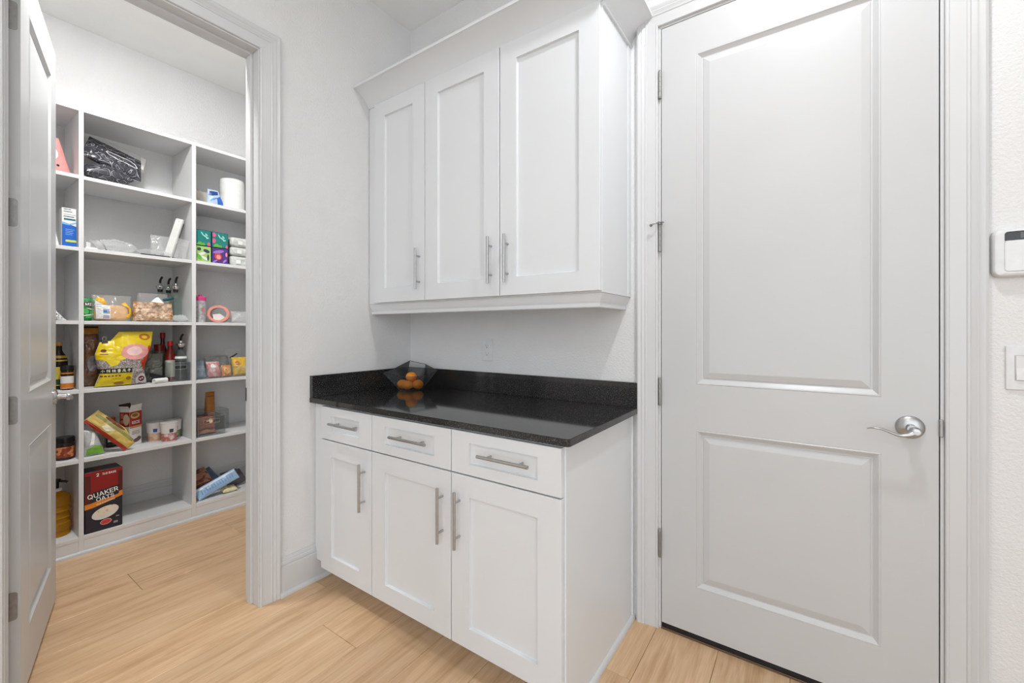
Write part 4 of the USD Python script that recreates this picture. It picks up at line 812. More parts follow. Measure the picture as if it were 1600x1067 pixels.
item('spice_jar', 'clear jar of grey green herbs with a dark red lid, on the fourth shelf', 'jar', -0.8100, Z[2], -1.462, [
    ('jar_body', bottle([(0.026, 0.0), (0.029, 0.004), (0.029, 0.180), (0.0265, 0.188)]), C('herb_green_grey', (112, 112, 92), 0.12, vary=0.3, scale=120), 30),
    ('lid', bottle([(0.0275, 0.187), (0.0280, 0.189), (0.0280, 0.226), (0.0265, 0.229)]), C('lid_dark_red', (132, 26, 24), 0.35), 30)])
item('dark_wrapper', 'flat dark plastic sachet lying at the foot of the clear herb bag', 'sachet', -0.858, Z[2], -1.320, [('sachet', tf([Pouch(0.085, 0.055, 0.018, 64, wr=0.004).mesh()], pitch=-55, roll=-20)[0], C('sachet_black', (34, 34, 38), 0.25), True)])
def sauce_bottle(name, label, y, x, H, body, cap, lab):
    return item(name, label, 'bottle', y, Z[2], x, [
        ('bottle_body', bottle([(0.024, 0.0), (0.026, 0.003), (0.026, H * 0.52), (0.023, H * 0.60), (0.013, H * 0.74), (0.011, H * 0.80), (0.011, H * 0.90)]), body, 30),
        ('label', up(lathe([(0.0262, H * 0.08), (0.0266, H * 0.08), (0.0266, H * 0.46), (0.0262, H * 0.46)], 32, False)), lab, 30),
        ('cap', bottle([(0.0140, H * 0.885), (0.0145, H * 0.89), (0.0140, H * 0.985), (0.0125, H)]), cap, 30)])
sauce_bottle('sauce_bottle', 'tall dark red sauce bottle with a red cap, beside the herb jar', -0.7720, -1.540, 0.305, C('sauce_dark_red', (86, 18, 16), 0.1), C('cap_red', (182, 28, 30), 0.3), red_c)
ab0, ab1, abh, abd = -0.8110, -0.7070, 0.118, 0.160
def bin_(y0, y1, h, d, x, label, name='clear_bin', z=Z[2], cut=True):
    W = y1 - y0; t = 0.0028
    fr_ = sbox(-W / 2, t, W / 2, h)
    hole = sbox(-W * 0.30, h * 0.66, W * 0.30, h * 0.86).buffer(-0.006).buffer(0.006)
    if cut: fr_ = fr_.difference(hole)
    parts = [('front_panel', ext(fr_, t, -t), acrylic), [('grip_edge', ext(hole.boundary.buffer(0.0012), 0.003, -t), acr_edge)] if cut else [],
             ('side_panel', cbx((-W / 2, t, -d + t), (-W / 2 + t, h, -t), 0.0005), acrylic), ('side_panel', cbx((W / 2 - t, t, -d + t), (W / 2, h, -t), 0.0005), acrylic),
             ('back_panel', cbx((-W / 2, t, -d), (W / 2, h, -d + t), 0.0005), acrylic), ('base_panel', cbx((-W / 2, 0, -d), (W / 2, t, 0), 0.0005), acrylic),
             ('rim', trimesh.util.concatenate([cbx((-W / 2 - .0006, h, -0.0034), (W / 2 + .0006, h + 0.0016, 0.0006), 0.0004), cbx((-W / 2 - .0006, h, -d), (W / 2 + .0006, h + 0.0016, -d + 0.004), 0.0004), cbx((-W / 2 - .0006, h, -d + 0.004), (-W / 2 + 0.0034, h + 0.0016, -0.0034), 0.0004), cbx((W / 2 - 0.0034, h, -d + 0.004), (W / 2 + .0006, h + 0.0016, -0.0034), 0.0004),
                                                 cbx((-W / 2 - .0003, 0, 0), (-W / 2 + .0015, h, 0.0006), 0.0002), cbx((W / 2 - .0015, 0, 0), (W / 2 + .0003, h, 0.0006), 0.0002), cbx((-W / 2, 0, 0), (W / 2, 0.0015, 0.0006), 0.0002)]), acr_edge)]
    return item(name, label, 'bin', (y0 + y1) / 2, z, x, [q for q in parts if q])
bin_(ab0, ab1, abh, abd, -1.262, 'clear acrylic bin with a grip hole, holding sauce bottles')
zb = Z[2] + 0.0034
def in_bin(name, label, y, x, parts): return item(name, label, 'bottle', y, zb, x, parts)
in_bin('soy_cruet', 'glass cruet of dark soy sauce with a chrome and black pourer, inside the clear bin', -0.7425, -1.315, cruet(0.60, 0.205) + [('label', up(lathe([(0.0313, 0.138), (0.0316, 0.138), (0.0300, 0.152), (0.0297, 0.152)], 32, False)), paper_c, 30)])
in_bin('chili_bottle', 'clear bottle of red sauce with a bright red cap, inside the clear bin', -0.7790, -1.378, [
    ('bottle_body', bottle([(0.024, 0.0), (0.026, 0.003), (0.026, 0.15), (0.021, 0.180), (0.012, 0.205), (0.011, 0.222)]), C('sauce_red_clear', (128, 34, 30), 0.12), 30),
    ('label', up(lathe([(0.0262, 0.02), (0.0266, 0.02), (0.0266, 0.128), (0.0262, 0.128)], 32, False)), C('label_olive_white', (190, 190, 176), 0.5), 30),
    ('cap', bottle([(0.0150, 0.219), (0.0155, 0.221), (0.0150, 0.244), (0.0135, 0.248)]), C('cap_bright_red', (206, 36, 34), 0.3), 30)])
roll_ = lathe([(0.006, -0.036), (0.0145, -0.036), (0.0150, -0.035), (0.0150, 0.035), (0.0145, 0.036), (0.006, 0.036), (0.006, -0.036)], 28, False)
v_ = np.asarray(roll_.vertices); roll_.vertices = np.stack([v_[:, 2], v_[:, 0], v_[:, 1]], 1)
item('paper_roll', 'small white paper roll lying in front of the clear bin on the fourth shelf', 'paper roll', -0.8610, Z[2], -1.268, [('roll', settle([rot(roll_, 18, (0, 1, 0))])[0], paper_c, 30)])

# fifth: snack bags, sauce, open carton, cup pack
p = Pouch(0.092, 0.262, 0.040, 71, wr=0.005, fr=26, n=48, L=lambda v: -0.046 * np.interp(v, [0, 0.3, 1], [0.75, 1, 0.85]), R=lambda v: 0.046 * np.interp(v, [0, 0.35, 1], [0.3, 1, 0.85]))
pat = [p.mesh(), p.patch(sbox(-0.0455, 0.003, -0.028, 0.259), 0.0008), p.patch(sbox(0.010, 0.02, 0.026, 0.25), 0.0008), p.patch(Polygon([(-0.024, 0.15), (0.004, 0.12), (0.006, 0.175), (-0.016, 0.185)]), 0.0012), p.patch(ell(0.034, 0.15, 0.008, 0.06), 0.0008)]
ms = tf(pat, roll=40, pitch=-8, yaw=6)
item('chip_bag', 'yellow and red foil snack bag slumped at the left of the fifth shelf', 'bag', -0.9900, Z[1], -1.275, [('bag_body', ms[0], C('foil_dull_gold', (206, 178, 96), 0.28), True), ('red_stripe', ms[1], C('stripe_red', (168, 52, 32), 0.3), True), ('olive_stripe', ms[2], C('stripe_olive', (146, 142, 82), 0.3), True), ('white_flash', ms[3], C('flash_white', (226, 220, 190), 0.3)), ('print_brown', ms[4], brown_c)])
p = Pouch(0.090, 0.145, 0.050, 73, wr=0.004, fr=26, R=lambda v: 0.045 - 0.04 * v)
ms = tf([p.mesh(), p.patch(Polygon([(-0.036, 0.006), (0.040, 0.006), (0.034, 0.046), (0.0, 0.054), (-0.032, 0.036)]), 0.001), p.patch(Polygon([(-0.020, 0.056), (-0.004, 0.06), (0.006, 0.125), (-0.006, 0.128)]), 0.001)], pitch=-8)
item('green_bag', 'small white and green bag in front, at the left end of the fifth shelf', 'bag', -1.1480, Z[1], -1.300, [('bag_body', ms[0], C('bag_grey_white', (178, 180, 180), 0.3), True), ('green_print', ms[1], C('print_leaf_green', (112, 168, 52), 0.35), True), ('pale_stripe', ms[2], paper_c)])
item('small_sauce_bottle', 'small square bottle of dark sauce with an orange red cap, behind the foil snack bag', 'bottle', -1.0420, Z[1], -1.470, [
    ('bottle_body', trimesh.util.concatenate([rbx((-0.026, 0, -0.026), (0.026, 0.112, 0.026), 0.007), bottle([(0.022, 0.108), (0.015, 0.124), (0.0135, 0.150)])]), C('sauce_near_black', (32, 26, 24), 0.1), 30),
    ('label', ext(sbox(-0.020, 0.030, 0.020, 0.085), 0.0005, 0.0262), paper_c), ('cap', bottle([(0.0195, 0.144), (0.0200, 0.146), (0.0195, 0.172), (0.0180, 0.174)]), C('cap_vermilion', (196, 70, 32), 0.4), 30)])
W, H, D = 0.082, 0.222, 0.060
fl = [rot(cbx((-W / 2 + .002, H, -0.0010), (W / 2 - .002, H + 0.026, 0.0), 0.0004), 14, (1, 0, 0), (0, H, 0)), rot(cbx((-W / 2 + .002, H, -D), (W / 2 - .002, H + 0.030, -D + .001), 0.0004), -20, (1, 0, 0), (0, H, -D))]
sd = [rot(cbx((-W / 2, H, -D + .002), (-W / 2 + .001, H + 0.022, -.002), 0.0004), 22, (0, 0, 1), (-W / 2, H, 0)), rot(cbx((W / 2 - .001, H, -D + .002), (W / 2, H + 0.022, -.002), 0.0004), -10, (0, 0, 1), (W / 2, H, 0))]
hollow = man(tm(carton(W, H, D)) - tm(bx((-W / 2 + .0012, 0.002, -D + .0012), (W / 2 - .0012, H + .01, -.0012))))
side = lambda m: mv(rot(m, -90, (0, 1, 0)), -W / 2, 0, -D / 2)     # onto the left side face
item('cracker_carton', 'tall white and red carton with its top flaps torn open', 'carton', -0.9480, Z[1], -1.385, [
    ('carton_body', hollow, white_c), ('flap', fl[0], white_c), ('flap', fl[1], C('card_inside', (70, 50, 44), 0.7)), ('flap', sd[0], white_c), ('flap', sd[1], white_c),
    ('red_panel', face(sbox(-W / 2 + .0005, 0.118, W / 2 - .0005, 0.205)), C('carton_red', (166, 42, 32), 0.4)), [('picture', mv(face(ell(-0.004, 0.180, 0.030, 0.018)), 0, 0, .0006), C('bowl_cream', (214, 176, 112), 0.5)), ('picture', mv(face(ell(-0.006, 0.183, 0.021, 0.010)), 0, 0, .0012), C('soup_olive', (132, 104, 40), 0.5)), ('lettering', mv(txt('RICE', 0.017, 0, 0.131), 0, 0, .0006), paper_c)],
    ('peach_band', face(sbox(-W / 2 + .0005, 0.106, W / 2 - .0005, 0.1175)), C('band_peach', (222, 150, 98), 0.4)),
    ('print_line', trimesh.util.concatenate([face(sbox(-0.026, y, 0.026, y + 0.0025)) for y in (0.084, 0.076, 0.068)]), C('print_rust', (170, 90, 70), 0.5)),
    ('picture', face(shapely.union_all([ell(0.006, 0.030, 0.026, 0.012, 8), ell(0.022, 0.038, 0.014, 0.012)])), C('picture_grey_brown', (108, 90, 90), 0.5)),
    ('side_panel', side(face(sbox(-D / 2 + .0005, 0.118, D / 2 - .0005, 0.205))), C('carton_red', (166, 42, 32), 0.4)), [('picture', side(mv(face(ell(0.010, 0.160, 0.018, 0.034)), 0, 0, .0006)), cream_c), ('lettering', side(mv(trimesh.util.concatenate([face(sbox(-0.024, y, -0.006, y + 0.006)) for y in (0.190, 0.180, 0.170, 0.150, 0.140)]), 0, 0, .0006)), C('print_salmon', (214, 150, 130), 0.5))],
    ('side_print', side(trimesh.util.concatenate([face(sbox(-0.024, y, 0.020, y + 0.003)) for y in (0.100, 0.092, 0.084, 0.076)])), C('print_grey_brown', (150, 140, 138), 0.5)), ('side_picture', side(face(Polygon([(0.004, 0.012), (0.016, 0.010), (0.018, 0.036), (0.010, 0.058), (0.004, 0.040)]))), red_c)], yaw=34)
def cup(y, x, lab, label, first=None, rz=0):
    parts = [('cup_body', bottle([(0.033, 0.0), (0.036, 0.002), (0.0435, 0.108), (0.0445, 0.112), (0.0445, 0.116)]), C('cup_white', (226, 222, 218), 0.35), 30),
             ('lid', bottle([(0.0450, 0.1155), (0.0455, 0.117), (0.0440, 0.1205)]), C('cup_lid_grey', (206, 204, 202), 0.3), 30),
             ('label', up(lathe([(0.0363, 0.006), (0.0367, 0.006), (0.0399, 0.054), (0.0395, 0.054)], 32, False)), speckle('label_speck_' + lab[0], lab[1], 45, 0.45, 0.0), 30),
             ('print_spot', xyz_fit(ext(sbox(-0.010, 0.060, 0.010, 0.082), 0.0004), 0.0410), C(lab[2][0], lab[2][1], 0.4), 30)]
    return item('noodle_cup', label, 'cup', y, Z[1], x, parts, yaw=rz)
def xyz_fit(m, r):
    """wraps a flat patch round an upright cylinder of radius r + slope"""
    v, f = trimesh.remesh.subdivide_to_size(np.asarray(m.vertices, float), np.asarray(m.faces), 0.006, max_iter=12)
    a = v[:, 0] / r; rr_ = 0.0362 + 0.0708 * (v[:, 1] - 0.002) + 0.0006 + v[:, 2]; v2 = np.stack([rr_ * np.sin(a), v[:, 1], rr_ * np.cos(a)], 1); return trimesh.Trimesh(v2, f, process=False)
cup(-0.7990, -1.330, ('a', [(0.2, (210, 150, 140)), (0.5, (226, 208, 204)), (0.8, (180, 96, 88))], ('spot_dark', (70, 66, 70))), 'white cup with a red flecked label, front one of the three cups')
cup(-0.7520, -1.410, ('b', [(0.2, (60, 60, 46)), (0.5, (196, 190, 170)), (0.8, (96, 120, 80))], ('spot_red', (196, 40, 36))), 'white cup with a red spot and dark label, rightmost of three cups')
cup(-0.8460, -1.414, ('c', [(0.2, (70, 110, 80)), (0.5, (216, 196, 170)), (0.8, (196, 150, 120))], ('spot_blue', (32, 76, 160))), 'white cup with a blue spot, back left one of the three cups', rz=-15)

# bottom: oats box
W, H, D = 0.158, 0.335, 0.125
L0, R0 = -W / 2 + 0.0006, W / 2 - 0.0006
band = Polygon([(L0, 0.132), (L0 + 0.03, 0.135), (0, 0.147), (R0 - 0.03, 0.163), (R0, 0.172), (R0, 0.201), (R0 - 0.03, 0.192), (0, 0.175), (L0 + 0.03, 0.163), (L0, 0.160)])
redp = Polygon([(L0, 0.160), (L0 + 0.03, 0.163), (0, 0.175), (R0 - 0.03, 0.192), (R0, 0.201), (R0, H - 0.001), (L0, H - 0.001)])
txq = txt('QUAKER', 0.0235, -0.003, 0.196, sx=0.98); txq.apply_transform(trimesh.transformations.rotation_matrix(0.14, (0, 0, 1), (0, 0.20, 0)))
txo = txt('OATS', 0.0205, 0.002, 0.168, sx=1.0); txo.apply_transform(trimesh.transformations.rotation_matrix(0.12, (0, 0, 1), (0, 0.17, 0))); txo = mv(txo, 0.004, 0.002, 0)
txb = txt('OLD FASHIONED', 0.0082, 0.0, 0.148, sx=0.85); txb.apply_transform(trimesh.transformations.rotation_matrix(0.17, (0, 0, 1), (0, 0.15, 0))); txb = mv(txb, 0.008, 0.004, 0)
item('oats_carton', 'big red and navy box of oats with orange band and white lettering', 'carton', -1.1155, Z[0], -1.262, [
    ('carton_body', carton(W, H, D, 0.004), navy_c), ('red_panel', face(redp), C('oats_red', (142, 22, 22), 0.35)), [('dark_edge', mv(face(sbox(L0, 0.162, L0 + 0.024, H - 0.02)), 0, 0, .0005), C('oats_maroon', (88, 24, 24), 0.35)), ('dark_edge', mv(face(sbox(R0 - 0.020, 0.2, R0, H - 0.02)), 0, 0, .0005), C('oats_maroon', (88, 24, 24), 0.35))],
    ('navy_field', mv(face(Polygon([(-0.055, 0.168), (0.058, 0.188), (0.062, 0.232), (0.02, 0.226), (-0.045, 0.216)]).buffer(0.004)), 0, 0, .0008), navy_c),
    ('orange_band', face(band), orange_c), [('lettering', mv(txb, 0, 0, .0006), C('letter_cream', (240, 226, 196), 0.4))],
    ('brand_lettering', mv(trimesh.util.concatenate([txq, txo]), 0, 0, .0016), paper_c), ('size_lettering', mv(trimesh.util.concatenate([txt('2', 0.0165, -0.026, 0.305), txt('5LB BAGS', 0.011, 0.022, 0.309, sx=0.8)]), 0, 0, .0012), paper_c),
    ('bowl_picture', face(affinity.translate(ell(0.006, 0.096, 0.057, 0.033, 14), 0, 0)), C('bowl_white', (224, 220, 214), 0.4)), [('oats_picture', mv(face(ell(0.007, 0.107, 0.049, 0.020, 14)), 0, 0, .0006), speckle('oat_flakes', [(0.2, (170, 90, 50)), (0.4, (210, 164, 120)), (0.7, (236, 222, 200))], 60, 0.6, 0.0))],
    ('red_seal', face(ell(0.008, 0.043, 0.024, 0.015, 6)), C('seal_red', (204, 62, 62), 0.4)), [('seal_rim', mv(face(ell(0.008, 0.043, 0.024, 0.015, 6).difference(ell(0.008, 0.043, 0.0215, 0.0125, 6))), 0, 0, .0006), C('seal_pink', (236, 180, 176), 0.4))],
    ('small_print', face(sbox(0.040, 0.022, 0.058, 0.034)), grey_c), ('small_print', face(sbox(0.050, 0.056, 0.064, 0.062)), grey_c),
    ('top_stripe', cbx((-0.030, H, -0.105), (0.0, H + 0.0006, -0.02), 0.0002), brown_c)])

# ================================================================ RIGHT COLUMN
# top: small blue and white packet, wrapped roll pack
p = Pouch(0.100, 0.120, 0.050, 81, wr=0.004, fr=30, R=lambda v: 0.054 - 0.040 * np.clip(v - 0.25, 0, 1), L=lambda v: -0.05 + 0.012 * v)
ms = tf([p.mesh(), p.patch(Polygon([(-0.036, 0.075), (-0.03, 0.105), (0.02, 0.110), (0.018, 0.085), (-0.02, 0.07)]), 0.001), p.patch(Polygon([(0.012, 0.01), (0.046, 0.01), (0.046, 0.05), (0.03, 0.078), (0.006, 0.06)]), 0.001), p.patch(Polygon([(-0.03, 0.03), (0.008, 0.055), (0.01, 0.065), (-0.03, 0.045)]), 0.001)], pitch=-6)
item('blue_packet', 'small white and blue packet standing left of the big white paper rolls', 'packet', -0.5420, Z[5], -1.345, [('packet_body', ms[0], C('packet_pale_blue', (176, 196, 222), 0.3), True), ('blue_print', ms[1], C('packet_navy', (34, 64, 128), 0.35), True), ('blue_print', ms[2], C('packet_blue', (38, 98, 190), 0.35), True), ('blue_print', ms[3], C('packet_mid_blue', (96, 140, 204), 0.35), True)])
item('cream_card', 'small cream card box standing behind the blue packet', 'box', -0.585, Z[5], -1.440, [('box_body', cbx((-0.035, 0, -0.03), (0.035, 0.115, 0), 0.0015), C('card_cream', (206, 198, 186), 0.6))])
def rollpack():
    pr = [(0.062, 0.0), (0.0715, 0.003)]
    for k in range(2):
        z0 = 0.003 + k * 0.112; pr += [(0.073, z0 + 0.004), (0.0745, z0 + 0.02), (0.0740, z0 + 0.055), (0.0745, z0 + 0.095), (0.072, z0 + 0.109)]
    return bottle(pr + [(0.064, 0.2285), (0.024, 0.2295), (0.022, 0.227), (0.021, 0.170)])
wr_ = lathe([(0.066, 0.0), (0.0765, 0.004), (0.0775, 0.06), (0.0765, 0.115), (0.0775, 0.17), (0.0755, 0.228), (0.060, 0.236), (0.030, 0.240)], 40); v_ = np.asarray(wr_.vertices).copy()
v_ *= 1 + 0.03 * (meshkit.fbm(v_ * 45, 3, 83)[:, None] - 0.4); v_[:, 2] = np.maximum(v_[:, 2], 0); wr_.vertices = v_
item('paper_roll_pack', 'stack of big white paper rolls in clear plastic on the top right shelf', 'paper rolls', -0.4120, Z[5], -1.400, [('rolls', rollpack(), paper_c, 35), ('wrapper', up(wr_), film('thin_clear_film', haze=0.06), True)])
# second: four tissue boxes, three wipe packs
def tissue(y, z, W, D, base, blobs, label, x=-1.285):
    H = 0.1065 if z < Z[4] + 0.05 else 0.104
    parts = [('box_body', carton(W, H, D, 0.0015), C('tissue_edge_' + base[0], base[2], 0.4)), ('front_print', face(sbox(-W / 2 + .003, .003, W / 2 - .003, H - .003)), C('tissue_' + base[0], base[1], 0.4))]
    fr_ = sbox(-W / 2 + .0032, .0032, W / 2 - .0032, H - .0032)
    parts.append([('leaf_print', mv(face(g), 0, 0, .0005 * (k + 1)), C('leaf_' + cn, cc, 0.4)) for k, (cn, cc, bl) in enumerate(blobs) for q in [shapely.union_all([ell(a * W, b * H, c * W, d * H, r) for a, b, c, d, r in bl]).intersection(fr_)] for g in getattr(q, 'geoms', [q])])
    parts.append(('opening', cbx((-W * 0.28, H, -D * 0.68), (W * 0.28, H + 0.0005, -D * 0.34), 0.0002), C('tissue_slot', (210, 206, 210), 0.6)))
    return item('tissue_box', label, 'tissue box', y, z, x, parts)
TE = ('teal', (20, 122, 116), (30, 60, 78)); GR = ('green', (160, 196, 110), (40, 64, 70)); PU = ('purple', (84, 48, 130), (46, 34, 84))
pale = ('mint', (150, 206, 196)); pk_ = ('pink', (206, 92, 134)); lg = ('fresh_green', (96, 172, 66)); wh = ('white', (226, 220, 214))
fl_t = [(pale[0], pale[1], [(0.12, 0.62, 0.13, 0.05, -35), (0.26, 0.52, 0.09, 0.05, 20), (0.2, 0.72, 0.05, 0.10, 40), (-0.05, 0.75, 0.04, 0.14, 30)]), (lg[0], lg[1], [(-0.15, 0.12, 0.10, 0.14, 20), (-0.30, 0.10, 0.08, 0.18, -30), (0.02, 0.1, 0.1, 0.08, 0)])]
hz = 0.1070
tissue(-0.6300, Z[4], 0.092, 0.11, GR, [(wh[0], wh[1], [(-0.1, 0.5, 0.30, 0.08, 25), (0.1, 0.25, 0.26, 0.07, -30)]), ('dark_leaf', (44, 62, 84), [(0.2, 0.7, 0.2, 0.10, -20), (-0.25, 0.78, 0.12, 0.10, 30), (0.3, 0.3, 0.06, 0.2, 0)]), (lg[0], lg[1], [(-0.25, 0.3, 0.12, 0.2, 30)])], 'pale green leaf printed tissue box, lower left of the four on the second shelf')
tissue(-0.5320, Z[4], 0.098, 0.11, PU, [('lilac', (150, 120, 190), [(-0.1, 0.75, 0.34, 0.10, 15), (0.28, 0.2, 0.16, 0.06, 50), (-0.3, 0.15, 0.18, 0.05, 35)]), ('coral', (206, 70, 82), [(-0.12, 0.45, 0.22, 0.22, 10)]), ('salmon', (238, 150, 140), [(-0.10, 0.42, 0.13, 0.14, 10), (0.38, 0.62, 0.06, 0.14, 0)])], 'purple and coral leaf printed tissue box, lower right of the four on the second shelf')
tissue(-0.6300, Z[4] + hz, 0.092, 0.11, TE, fl_t + [(pk_[0], pk_[1], [(0.34, 0.12, 0.10, 0.14, 0)])], 'teal floral tissue box with a pink bloom at its right, upper left of the four')
tissue(-0.5320, Z[4] + hz, 0.098, 0.11, TE, fl_t + [(pk_[0], pk_[1], [(-0.38, 0.80, 0.14, 0.14, 0), (-0.38, 0.42, 0.12, 0.16, 0), (0.40, 0.10, 0.08, 0.12, 0)])], 'teal floral tissue box with pink blooms at its left, upper right of the four')
for k, (lb, hh) in enumerate((('bottom', 0.074), ('middle', 0.066), ('top', 0.070))):
    p = Pouch(0.135, hh + 0.060, 0.110, 91 + k, wr=0.003, fr=34, p=4, fill=0.6, n=36, e=0.4)
    m = rbx((-0.062, 0, -0.10), (0.062, hh - 0.004, 0.0), 0.020, 14); m = m.subdivide_to_size(0.012) if hasattr(m, 'subdivide_to_size') else m
    v = np.asarray(m.vertices).copy(); nz = meshkit.fbm(v * 55 + k * 7, 3, 90 + k) - 0.5; v[:, 2] += 0.012 * nz * (v[:, 1] > 0.002) * (v[:, 1] < hh - 0.006); v[:, 0] += 0.004 * nz; m.vertices = v
    item('white_pack', f'soft white wrapped pack, the {lb} one of the stack of three beside the tissue boxes', 'packet', -0.402, Z[4] + (0, 0.0715, 0.135)[k], -1.295, [('pack_body', settle([m])[0], C('pack_off_white', (206, 208, 202), 0.35, bump=0.004, bscale=70), 30), ('label', face(blob(sbox(-0.030 + k * 0.006, 0.016, 0.000 + k * 0.006, 0.042))).apply_translation((0, 0, 0.005)), paper_c)])
# third: tumbler, pink tape, clear bag
item('silver_tumbler', 'silver tumbler with a hot pink lid, left of the pink roll', 'tumbler', -0.6310, Z[3], -1.330, [
    ('tumbler_body', bottle([(0.026, 0.0), (0.028, 0.003), (0.031, 0.080), (0.0315, 0.145)]), C('silver_print', (176, 174, 176), 0.25, vary=0.35, scale=60), 30),
    ('red_print', mv(ext(Polygon([(-0.010, 0.095), (0.012, 0.095), (0.003, 0.062)]), 0.0006), 0.002, 0, 0.0312), C('print_rose', (196, 120, 112), 0.4)),
    ('lid', bottle([(0.0330, 0.144), (0.0335, 0.147), (0.0335, 0.164), (0.029, 0.170), (0.016, 0.172)]), hotpink, 30), ('spout', bottle([(0.0095, 0.171), (0.009, 0.182), (0.007, 0.184)]), C('spout_pink', (196, 52, 118), 0.35), 30)])
item('peach_cup', 'plain peach coloured cup behind the tumbler with the pink lid', 'cup', -0.6280, Z[3], -1.430, [('cup_body', bottle([(0.030, 0.0), (0.032, 0.004), (0.036, 0.180), (0.034, 0.186)]), C('cup_peach', (206, 164, 142), 0.45), 30)])
ring = lathe([(0.047, -0.040), (0.062, -0.040), (0.065, -0.037), (0.065, 0.037), (0.062, 0.040), (0.047, 0.040), (0.047, -0.040)], 40, False)
v_ = np.asarray(ring.vertices); ring.vertices = v_[:, [0, 1, 2]]
q_ = np.asarray(ring.vertices).copy(); q_[:, 1] *= 0.90; q_ += 0.004 * (meshkit.fbm(q_ * 40, 2, 5)[:, None] - .5); ring.vertices = q_
item('pink_roll', 'shiny peach pink roll lying on its side with white paper inside', 'roll', -0.5170, Z[3], -1.340, [('roll', settle([rot(ring, -28, (0, 1, 0))])[0], C('roll_peach_pink', (222, 150, 132), 0.3), 40),
    ('paper', rot(mv(ext(Polygon([(-0.030, 0.014), (0.010, 0.010), (0.036, 0.030), (0.006, 0.055), (-0.034, 0.050)]), 0.004), 0, 0.006, 0.012), -28, (0, 1, 0)), paper_c)])
p = crumple(0.115, 0.09, 0.055, 97, wr=0.008, fr=40)
item('clear_pouch', 'crumpled cloudy plastic pouch at the right of the pink roll', 'plastic wrapping', -0.3880, Z[3], -1.330, [('pouch', tf([p.mesh()], pitch=-30)[0], clear2, 20)])
# fourth: acrylic tray with wrapped snacks
bin_(-0.672, -0.300, 0.072, 0.30, -1.266, 'long clear acrylic tray full of wrapped snacks', 'clear_tray', Z[2], False)
zt = Z[2] + 0.0034
def snack(name, label, y, x, W, H, T, seed, body, patches, pitch=-25, roll=0, cat='packet', z=zt):
    p = Pouch(W, H, T, seed, wr=0.005, fr=34, n=32); ms = tf([p.mesh()] + [p.patch(q, 0.001) for q, _ in patches], pitch=pitch, roll=roll)
    return item(name, label, cat, y, z, x, [('packet_body', ms[0], body, True)] + [('print', m, c) for m, (_, c) in zip(ms[1:], patches)])
snack('clear_packet', 'clear empty packet at the left end of the snack tray', -0.628, -1.345, 0.075, 0.125, 0.040, 101, C('packet_blue_grey', (132, 146, 158), 0.2, vary=0.25, scale=30), [], -22)
snack('red_packet', 'red and white wrapped snack packet in the snack tray', -0.5480, -1.320, 0.078, 0.112, 0.045, 103, speckle('snack_red', [(0.2, (120, 52, 52)), (0.45, (176, 84, 82)), (0.62, (220, 190, 188)), (0.85, (196, 120, 118))], 30, 0.25, 0.003), [(ell(-0.006, 0.072, 0.016, 0.018), paper_c)], -25)
snack('orange_packet', 'round faced orange snack packet beside the red one in the snack tray', -0.4830, -1.300, 0.058, 0.082, 0.036, 105, C('snack_orange', (206, 128, 58), 0.3), [(ell(0, 0.040, 0.020, 0.024), C('snack_amber', (226, 164, 84), 0.35)), (shapely.union_all([ell(-0.008, 0.046, 0.003, 0.004), ell(0.008, 0.046, 0.003, 0.004)]), brown_c)], -18)
snack('grey_packet', 'clear greyish packet heaped in the middle at the back of the snack tray', -0.490, -1.420, 0.15, 0.145, 0.06, 107, C('packet_cloudy_grey', (168, 170, 168), 0.2, vary=0.2, scale=40), [], -20)
snack('yellow_packet', 'yellow wrapped snack packet at the right end of the snack tray', -0.3860, -1.330, 0.095, 0.130, 0.055, 109, C('snack_yellow', (222, 176, 60), 0.3, vary=0.2, scale=40), [(ell(0.014, 0.05, 0.018, 0.022), C('snack_gold', (226, 190, 92), 0.3)), (ell(-0.022, 0.085, 0.012, 0.014), C('snack_russet', (176, 96, 44), 0.35))], -14)
snack('herb_packet', 'clear packet with a green sprig standing behind the yellow snack packet', -0.3700, -1.475, 0.11, 0.185, 0.05, 111, clear, [(Polygon([(-0.03, 0.12), (0.02, 0.15), (0.03, 0.145), (-0.02, 0.11)]), C('sprig_green', (92, 100, 60), 0.5))], -8)
# fifth: two bins, amber bag and brown snacks
bin_(-0.6660, -0.5090, 0.126, 0.150, -1.264, 'clear acrylic bin with a grip hole, brown snacks inside, front one of two', 'clear_bin', Z[1])
bin_(-0.6100, -0.4230, 0.135, 0.150, -1.425, 'empty clear acrylic bin standing behind the one with brown snacks', 'clear_bin', Z[1], False)
zb2 = Z[1] + 0.0034
snack('brown_packet', 'flat dark brown snack packet lying on the floor of the front bin', -0.5880, -1.325, 0.105, 0.085, 0.022, 121, speckle('snack_brown', [(0.2, (66, 40, 30)), (0.5, (112, 70, 50)), (0.8, (150, 104, 80))], 40, 0.3, 0.003), [], -70, 0, 'packet', zb2)
snack('rust_packet', 'rust brown crisp packet standing in the front bin', -0.5930, -1.345, 0.105, 0.090, 0.018, 122, C('snack_rust', (132, 72, 48), 0.35, vary=0.3, scale=30), [(ell(0.03, 0.05, 0.012, 0.016), cream_c)], -14, 0, 'packet', zb2 + 0.030)
p = Pouch(0.062, 0.262, 0.045, 123, wr=0.003, fr=24, L=lambda v: -0.034 + 0.010 * np.clip(v - .2, 0, 1), R=lambda v: 0.034 - 0.004 * v)
item('amber_bag', 'tall amber brown paper bag standing in the back bin', 'bag', -0.5230, zb2, -1.480, [('bag_body', settle([p.mesh()])[0], C('amber_paper', (170, 104, 30), 0.4, vary=0.15, scale=20), True), ('fold', mv(p.patch(sbox(-0.022, 0.228, 0.026, 0.236), 0.001), 0, 0, 0), C('amber_dark', (120, 66, 16), 0.4))])
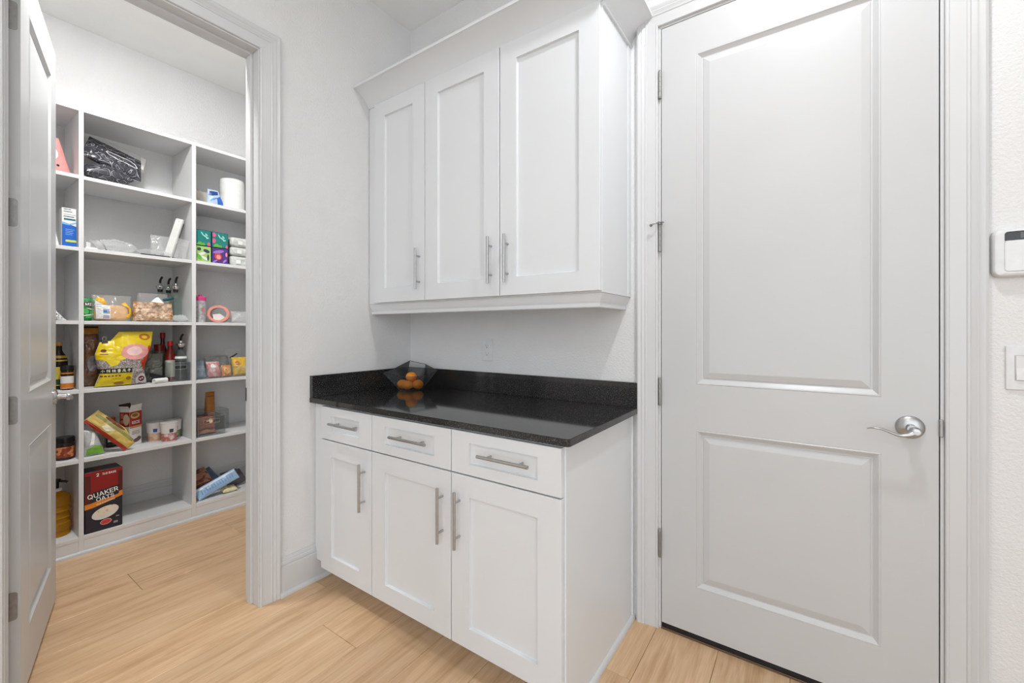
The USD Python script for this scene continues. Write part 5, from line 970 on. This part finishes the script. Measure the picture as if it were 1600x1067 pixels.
# bottom: flat packets heaped
snack('jerky_packet', 'brown meat snack packet lying at the back left of the lowest right shelf', -0.5760, -1.400, 0.140, 0.190, 0.065, 131, speckle('snack_meat', [(0.2, (112, 58, 42)), (0.45, (160, 96, 72)), (0.65, (200, 148, 124)), (0.85, (134, 76, 58))], 24, 0.25, 0.004), [(ell(-0.01, 0.115, 0.040, 0.030), C('meat_pink', (186, 128, 112), 0.3)), (sbox(-0.06, 0.02, 0.06, 0.05), C('meat_dark', (92, 44, 32), 0.35))], -52, 12, 'packet', Z[0])
p = Pouch(0.255, 0.075, 0.030, 133, wr=0.003, fr=26)
gridp = shapely.union_all([sbox(-0.10 + k * 0.016, 0.022, -0.10 + k * 0.016 + 0.008, 0.052) for k in range(13)])
ms = tf([p.mesh(), p.patch(gridp, 0.0008), p.patch(sbox(-0.125, 0.056, 0.125, 0.068), 0.0008)], pitch=-30, roll=20)
item('blue_packet', 'long pale blue checked packet lying slanted across the front of the lowest right shelf', 'packet', -0.5300, Z[0] + 0.0005, -1.290, [('packet_body', ms[0], C('packet_sky', (150, 182, 214), 0.3), True), ('check_print', ms[1], C('check_blue', (122, 160, 202), 0.35)), ('white_edge', ms[2], C('edge_pale', (208, 220, 232), 0.35))])
snack('blue_sachet', 'dark blue packet propped at the back of the lowest right shelf', -0.4950, -1.500, 0.110, 0.150, 0.040, 135, C('sachet_blue', (92, 112, 140), 0.3), [], -52, 24, 'packet', Z[0])
snack('noodle_packet', 'clear packet of pale yellow noodles under the slanted blue packet', -0.4680, -1.285, 0.090, 0.070, 0.030, 137, speckle('noodle_yellow', [(0.3, (176, 160, 108)), (0.6, (214, 200, 150)), (0.85, (226, 216, 176))], 50, 0.4, 0.003), [], -75, 0, 'packet', Z[0])
p = crumple(0.130, 0.130, 0.090, 139, wr=0.012, fr=34)
item('grey_film_bag', 'crumpled clear bag with dark contents at the right of the lowest right shelf', 'bag', -0.3950, Z[0], -1.370, [('bag_body', tf([p.mesh()], pitch=-62)[0], film('grey_contents_film', (190, 184, 186), 0.40, (120, 112, 118), 0.15), 20)])
